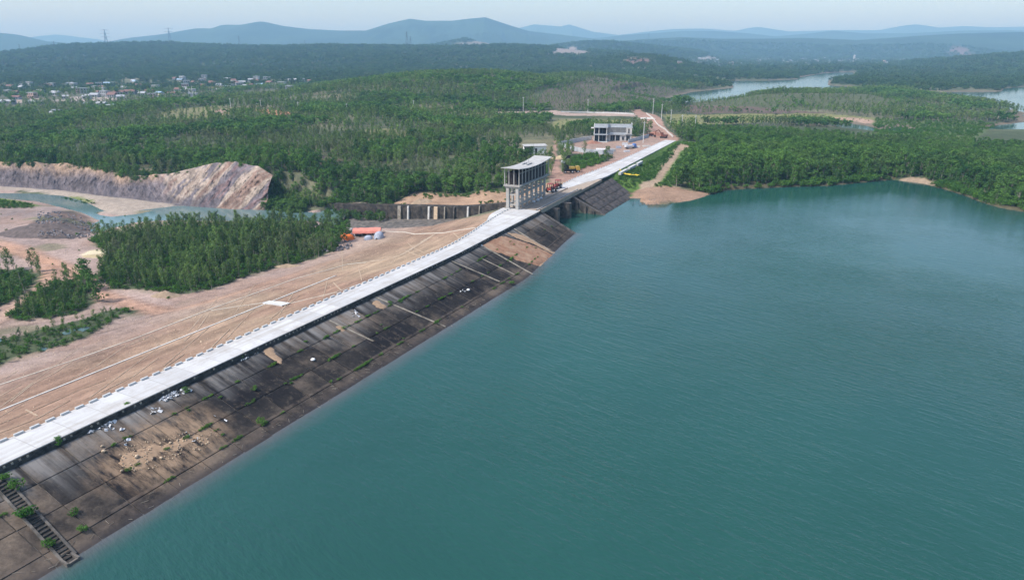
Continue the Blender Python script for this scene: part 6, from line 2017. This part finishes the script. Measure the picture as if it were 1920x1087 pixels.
# ---------------------------------------------------------------- poles, pylons, houses
pb = MB().tube([(0, 0, -.5), (0, 0, 1.0)], [.2, .11], 6)
def pole(u, vb, vt, label, arm=True):
    x, y = ground(u, vb)
    z = gz(x, y)
    r_ = ray(u, vt)
    h = CAM_Z + r_[2] * (y / r_[1]) - z
    h = min(max(h, 7), 16)
    e = empty('utility_pole', (x, y, z), random.uniform(-.3, .3))
    child(MB().tube([(0, 0, -.5), (0, 0, h)], [.26, .17], 6), 'shaft', 'pole', e)
    if arm:
        child(MB().box(-.9, .9, -.08, .08, h - .9, h - .72), 'crossarm', 'pole', e)
        for xx in (-.8, 0, .8):
            child(MB().tube([(xx, 0, h - .72), (xx, 0, h - .4)], .07, 4), 'insulator', 'steel', e)
    return tag(e, label, 'pole', 'utility poles across the land')
for u, vb, vt, lb in ((433, 203, 184, 'pale pole left of the orange scar, first from the left'), (490, 208, 187, 'pale pole at the left tip of orange scar'), (560, 211, 191, 'pale pole right of the orange scar'), (651, 212, 194, 'pale pole above dark plantation, left of the main hill'),
                      (776, 209, 188, 'pale pole below the main forested hill'), (981, 210, 182, 'tall pale pole at the left end of the far track'), (1102, 212, 186, 'pale pole above the two storey building'), (1224, 214, 184, 'tall pale pole behind the road bend'),
                      (1240, 224, 195, 'pale pole second right of the road bend'), (1257, 236, 205, 'pale pole third right of the road bend'), (1278, 241, 215, 'pale pole at the left end of the shore wood'), (1303, 243, 216, 'pale pole among the first trees of the shore wood'), (1206, 268, 228, 'white pole in the yard right of the two storey building')):
    pole(u, vb, vt, lb)
def pylon(u, vb, vt, D, label):
    r_ = ray(u, vt); P = r_ * (D / r_[1])
    x, y = float(P[0]), float(P[1])
    z = gz(x, y); top = CAM_Z + float(P[2])
    h = max(top - z, 35); w = h * .11
    e = empty('pylon', (x, y, z - 1), .3)
    lv = [0, .25, .45, .62, .76, .88, 1.0]
    def wd(q): return w * (1 - q) ** 1.2 + .6
    th = h * .0065
    mb = MB()
    for a, b_ in zip(lv[:-1], lv[1:]):
        for sx, sy in ((1, 1), (1, -1), (-1, 1), (-1, -1)):
            mb.tube([(sx * wd(a), sy * wd(a), a * h), (sx * wd(b_), sy * wd(b_), b_ * h)], th, 3)
        for sy in (1, -1):
            mb.tube([(wd(a), sy * wd(a), a * h), (-wd(b_), sy * wd(b_), b_ * h)], th * .6, 3); mb.tube([(-wd(a), sy * wd(a), a * h), (wd(b_), sy * wd(b_), b_ * h)], th * .6, 3)
    child(mb, 'lattice_tower', 'pylon', e)
    for q in (.74, .86, .97):
        L = w * 1.4
        child(MB().tube([(-L, 0, q * h), (0, 0, q * h + 1.5), (L, 0, q * h)], [th * .6, th, th * .6], 4), 'crossarm', 'pylon', e)
    return tag(e, label, 'pylon', 'pylons on the far ridges')
for u, vb, vt, D, lb in ((195, 76, 55, 4600, 'tall lattice pylon on the far left skyline'), (315, 66, 52, 5200, 'thin pylon on the slope left of the mountains'), (447, 84, 67, 3200, 'pylon on the dark ridge below the left mountain'), (571, 87, 76, 3300, 'small pylon on the dark ridge left of centre'),
                         (762, 84, 59, 3100, 'tall pylon in front of the central mountain, left of two'), (769, 84, 68, 3300, 'shorter pylon in front of the central mountain, right of two'), (35, 98, 83, 3000, 'pylon on the dark ridge at the far left'), (100, 88, 77, 3300, 'small pylon on the dark ridge near the left edge'), (1217, 74, 62, 5400, 'faint pylon on the right blue ridge')):
    pylon(u, vb, vt, D, lb)

def house_proto(wallm, roofm, storeys, flat):
    e = empty('house', (0, 0, 0))
    w, d_, h = 8.0, 6.5, 3.3 * storeys
    child(MB().box(-w / 2, w / 2, -d_ / 2, d_ / 2, -.8, h), 'wall', wallm, e)
    if flat:
        child(MB().box(-w / 2 - .3, w / 2 + .3, -d_ / 2 - .3, d_ / 2 + .3, h + .005, h + .5), 'roof', roofm, e)
    else:
        child(MB().hexa([(-w / 2 - .4, -d_ / 2 - .5, h + .005), (w / 2 + .4, -d_ / 2 - .5, h + .005), (w / 2 + .4, d_ / 2 + .5, h + .005), (-w / 2 - .4, d_ / 2 + .5, h + .005)], [(-w / 2 - .4, -.05, h + 2.2), (w / 2 + .4, -.05, h + 2.2), (w / 2 + .4, .05, h + 2.2), (-w / 2 - .4, .05, h + 2.2)]), 'roof', roofm, e)
    for k in range(storeys):
        for xx in (-2.4, 0.0, 2.4):
            child(MB().box(xx - .55, xx + .55, -d_ / 2 - .06, -d_ / 2 + .02, 1.0 + 3.3 * k, 2.5 + 3.3 * k), 'window', 'dark', e)
    return e
KINDS = [('wall_white', 'roof_red', 1, False, 'white house with a red gable roof'), ('wall_cream', 'roof_red', 1, False, 'cream house with a red gable roof'), ('wall_white', 'roof_grey', 1, False, 'white house with a grey gable roof'),
         ('wall_white', 'roof_pale', 2, True, 'white two storey house with a flat roof'), ('wall_pink', 'roof_pale', 2, True, 'pink two storey house with a flat roof'), ('wall_cream', 'roof_blue', 1, False, 'cream house with a blue metal roof')]
protos = [house_proto(*k[:4]) for k in KINDS]
usedp = [False] * len(KINDS)
def put_house(k, x, y, sc, rz, where, group):
    if not usedp[k]:
        o = protos[k]; usedp[k] = True
    else:
        o = copy_tree(protos[k])
    o.location = (x, y, gz(x, y)); o.rotation_euler = (0, 0, rz); o.scale = (sc * random.uniform(.9, 1.4), sc, sc * random.uniform(.9, 1.1))
    tag(o, KINDS[k][4] + where, 'house', group)
    return o
SPOTS = [(70, 178, 1), (30, 180, 0), (77, 176, 2), (15, 178, 3), (150, 174, 4), (165, 176, 4), (195, 172, 3), (245, 177, 0), (235, 168, 2), (292, 170, 3), (300, 178, 5), (330, 150, 0), (340, 148, 2), (345, 152, 3), (375, 166, 0), (380, 162, 1), (365, 186, 3), (362, 178, 3), (480, 150, 3), (477, 155, 0), (425, 152, 2), (440, 154, 1), (385, 150, 3), (380, 154, 4), (400, 160, 0), (410, 163, 2), (418, 166, 5), (450, 165, 3), (500, 166, 3), (525, 165, 2), (530, 164, 3),
         (210, 210, 3), (220, 208, 5), (110, 220, 3), (100, 222, 2), (122, 219, 0), (55, 162, 3), (130, 160, 2), (190, 158, 0), (210, 160, 3), (260, 165, 1), (270, 160, 2), (310, 160, 0), (440, 160, 0), (455, 158, 2), (470, 162, 1), (350, 175, 2), (335, 172, 0), (280, 175, 1), (268, 180, 2), (225, 178, 0), (212, 182, 1), (140, 165, 3), (40, 168, 2), (90, 165, 0), (250, 155, 2), (170, 162, 1), (395, 170, 1), (410, 172, 2), (430, 170, 0), (350, 160, 3), (365, 158, 1), (545, 155, 3), (555, 154, 2), (568, 154, 3), (580, 154, 0)]
_r = random.Random(5)
for _ in range(46):
    SPOTS.append((_r.uniform(0, 560), 0, _r.choice([0, 1, 2, 3, 3, 4, 5, 2])))
    u_ = SPOTS[-1][0]; SPOTS[-1] = (u_, _r.uniform(152 if u_ > 250 else 160, 188 if u_ < 330 else 172), SPOTS[-1][2])
for u, v, k in SPOTS:
    x, y = ground(u + random.uniform(-2, 2), v + random.uniform(-.5, .5))
    put_house(k, x, y, random.uniform(.8, 1.15), random.uniform(-.6, .6), (' at the village near edge, ' if v > 172 else ' in the village middle, ' if v > 160 else ' at the village far edge, ') + ('left end' if u < 120 else 'left half' if u < 260 else 'right half' if u < 400 else 'right end'), 'houses of the village on the left')
for (u, v, L) in ((5, 195, 26), (70, 196, 16), (180, 199, 22)):
    x, y = ground(u, v)
    e = empty('long_shed', (x, y, gz(x, y)), .1)
    child(MB().box(-L / 2, L / 2, -4, 4, -.5, 3), 'wall', 'wall_white', e)
    child(MB().hexa([(-L / 2 - .4, -4.5, 3.005), (L / 2 + .4, -4.5, 3.005), (L / 2 + .4, 4.5, 3.005), (-L / 2 - .4, 4.5, 3.005)], [(-L / 2 - .4, -.1, 4.8), (L / 2 + .4, -.1, 4.8), (L / 2 + .4, .1, 4.8), (-L / 2 - .4, .1, 4.8)]), 'roof', 'roof_pale', e)
    tag(e, {5: 'long pale shed at the left picture edge of the village', 70: 'long pale shed by the bare field in the village', 180: 'long pale shed nearest the plantation in the village'}[u], 'shed')
# water tower and tall thin mast in the village
for u, vb, vt, lb in ((363, 190, 158, 'tall white mast standing in the village'), (369, 191, 166, 'shorter white mast beside the tall one in the village')):
    pole(u, vb, vt, lb, False)
# far town beyond the lake arm
for i in range(85):
    u = random.choice([random.gauss(1310, 18), random.gauss(1380, 20), random.gauss(1430, 14), random.gauss(1500, 18), random.gauss(1550, 20), random.uniform(1560, 1700)]); v = random.uniform(110, 122)
    x, y = ground(u, v)
    if y > 4500: continue
    put_house(random.choice([0, 2, 3, 1, 2, 4, 5]), x, y, random.uniform(.8, 1.2), random.uniform(-.6, .6), ' in the far town, ' + ('left end' if u < 1350 else 'left half' if u < 1450 else 'right half' if u < 1560 else 'right end'), 'houses of the far town')
for u, lb in ((1601, 'tall pale silo tower in the far town'),):
    x, y = ground(u, 115); e = empty('silo', (x, y, gz(x, y)))
    child(MB().tube([(0, 0, -1), (0, 0, 26)], 5, 10), 'shaft', 'wall_white', e); child(MB().tube([(0, 0, 26.01), (0, 0, 30)], [5.4, 1], 10), 'cap', 'roof_grey', e)
    child(MB().box(6, 22, -6, 6, -1, 12), 'hall', 'wall_white', e); tag(e, lb, 'silo')
build_haze()
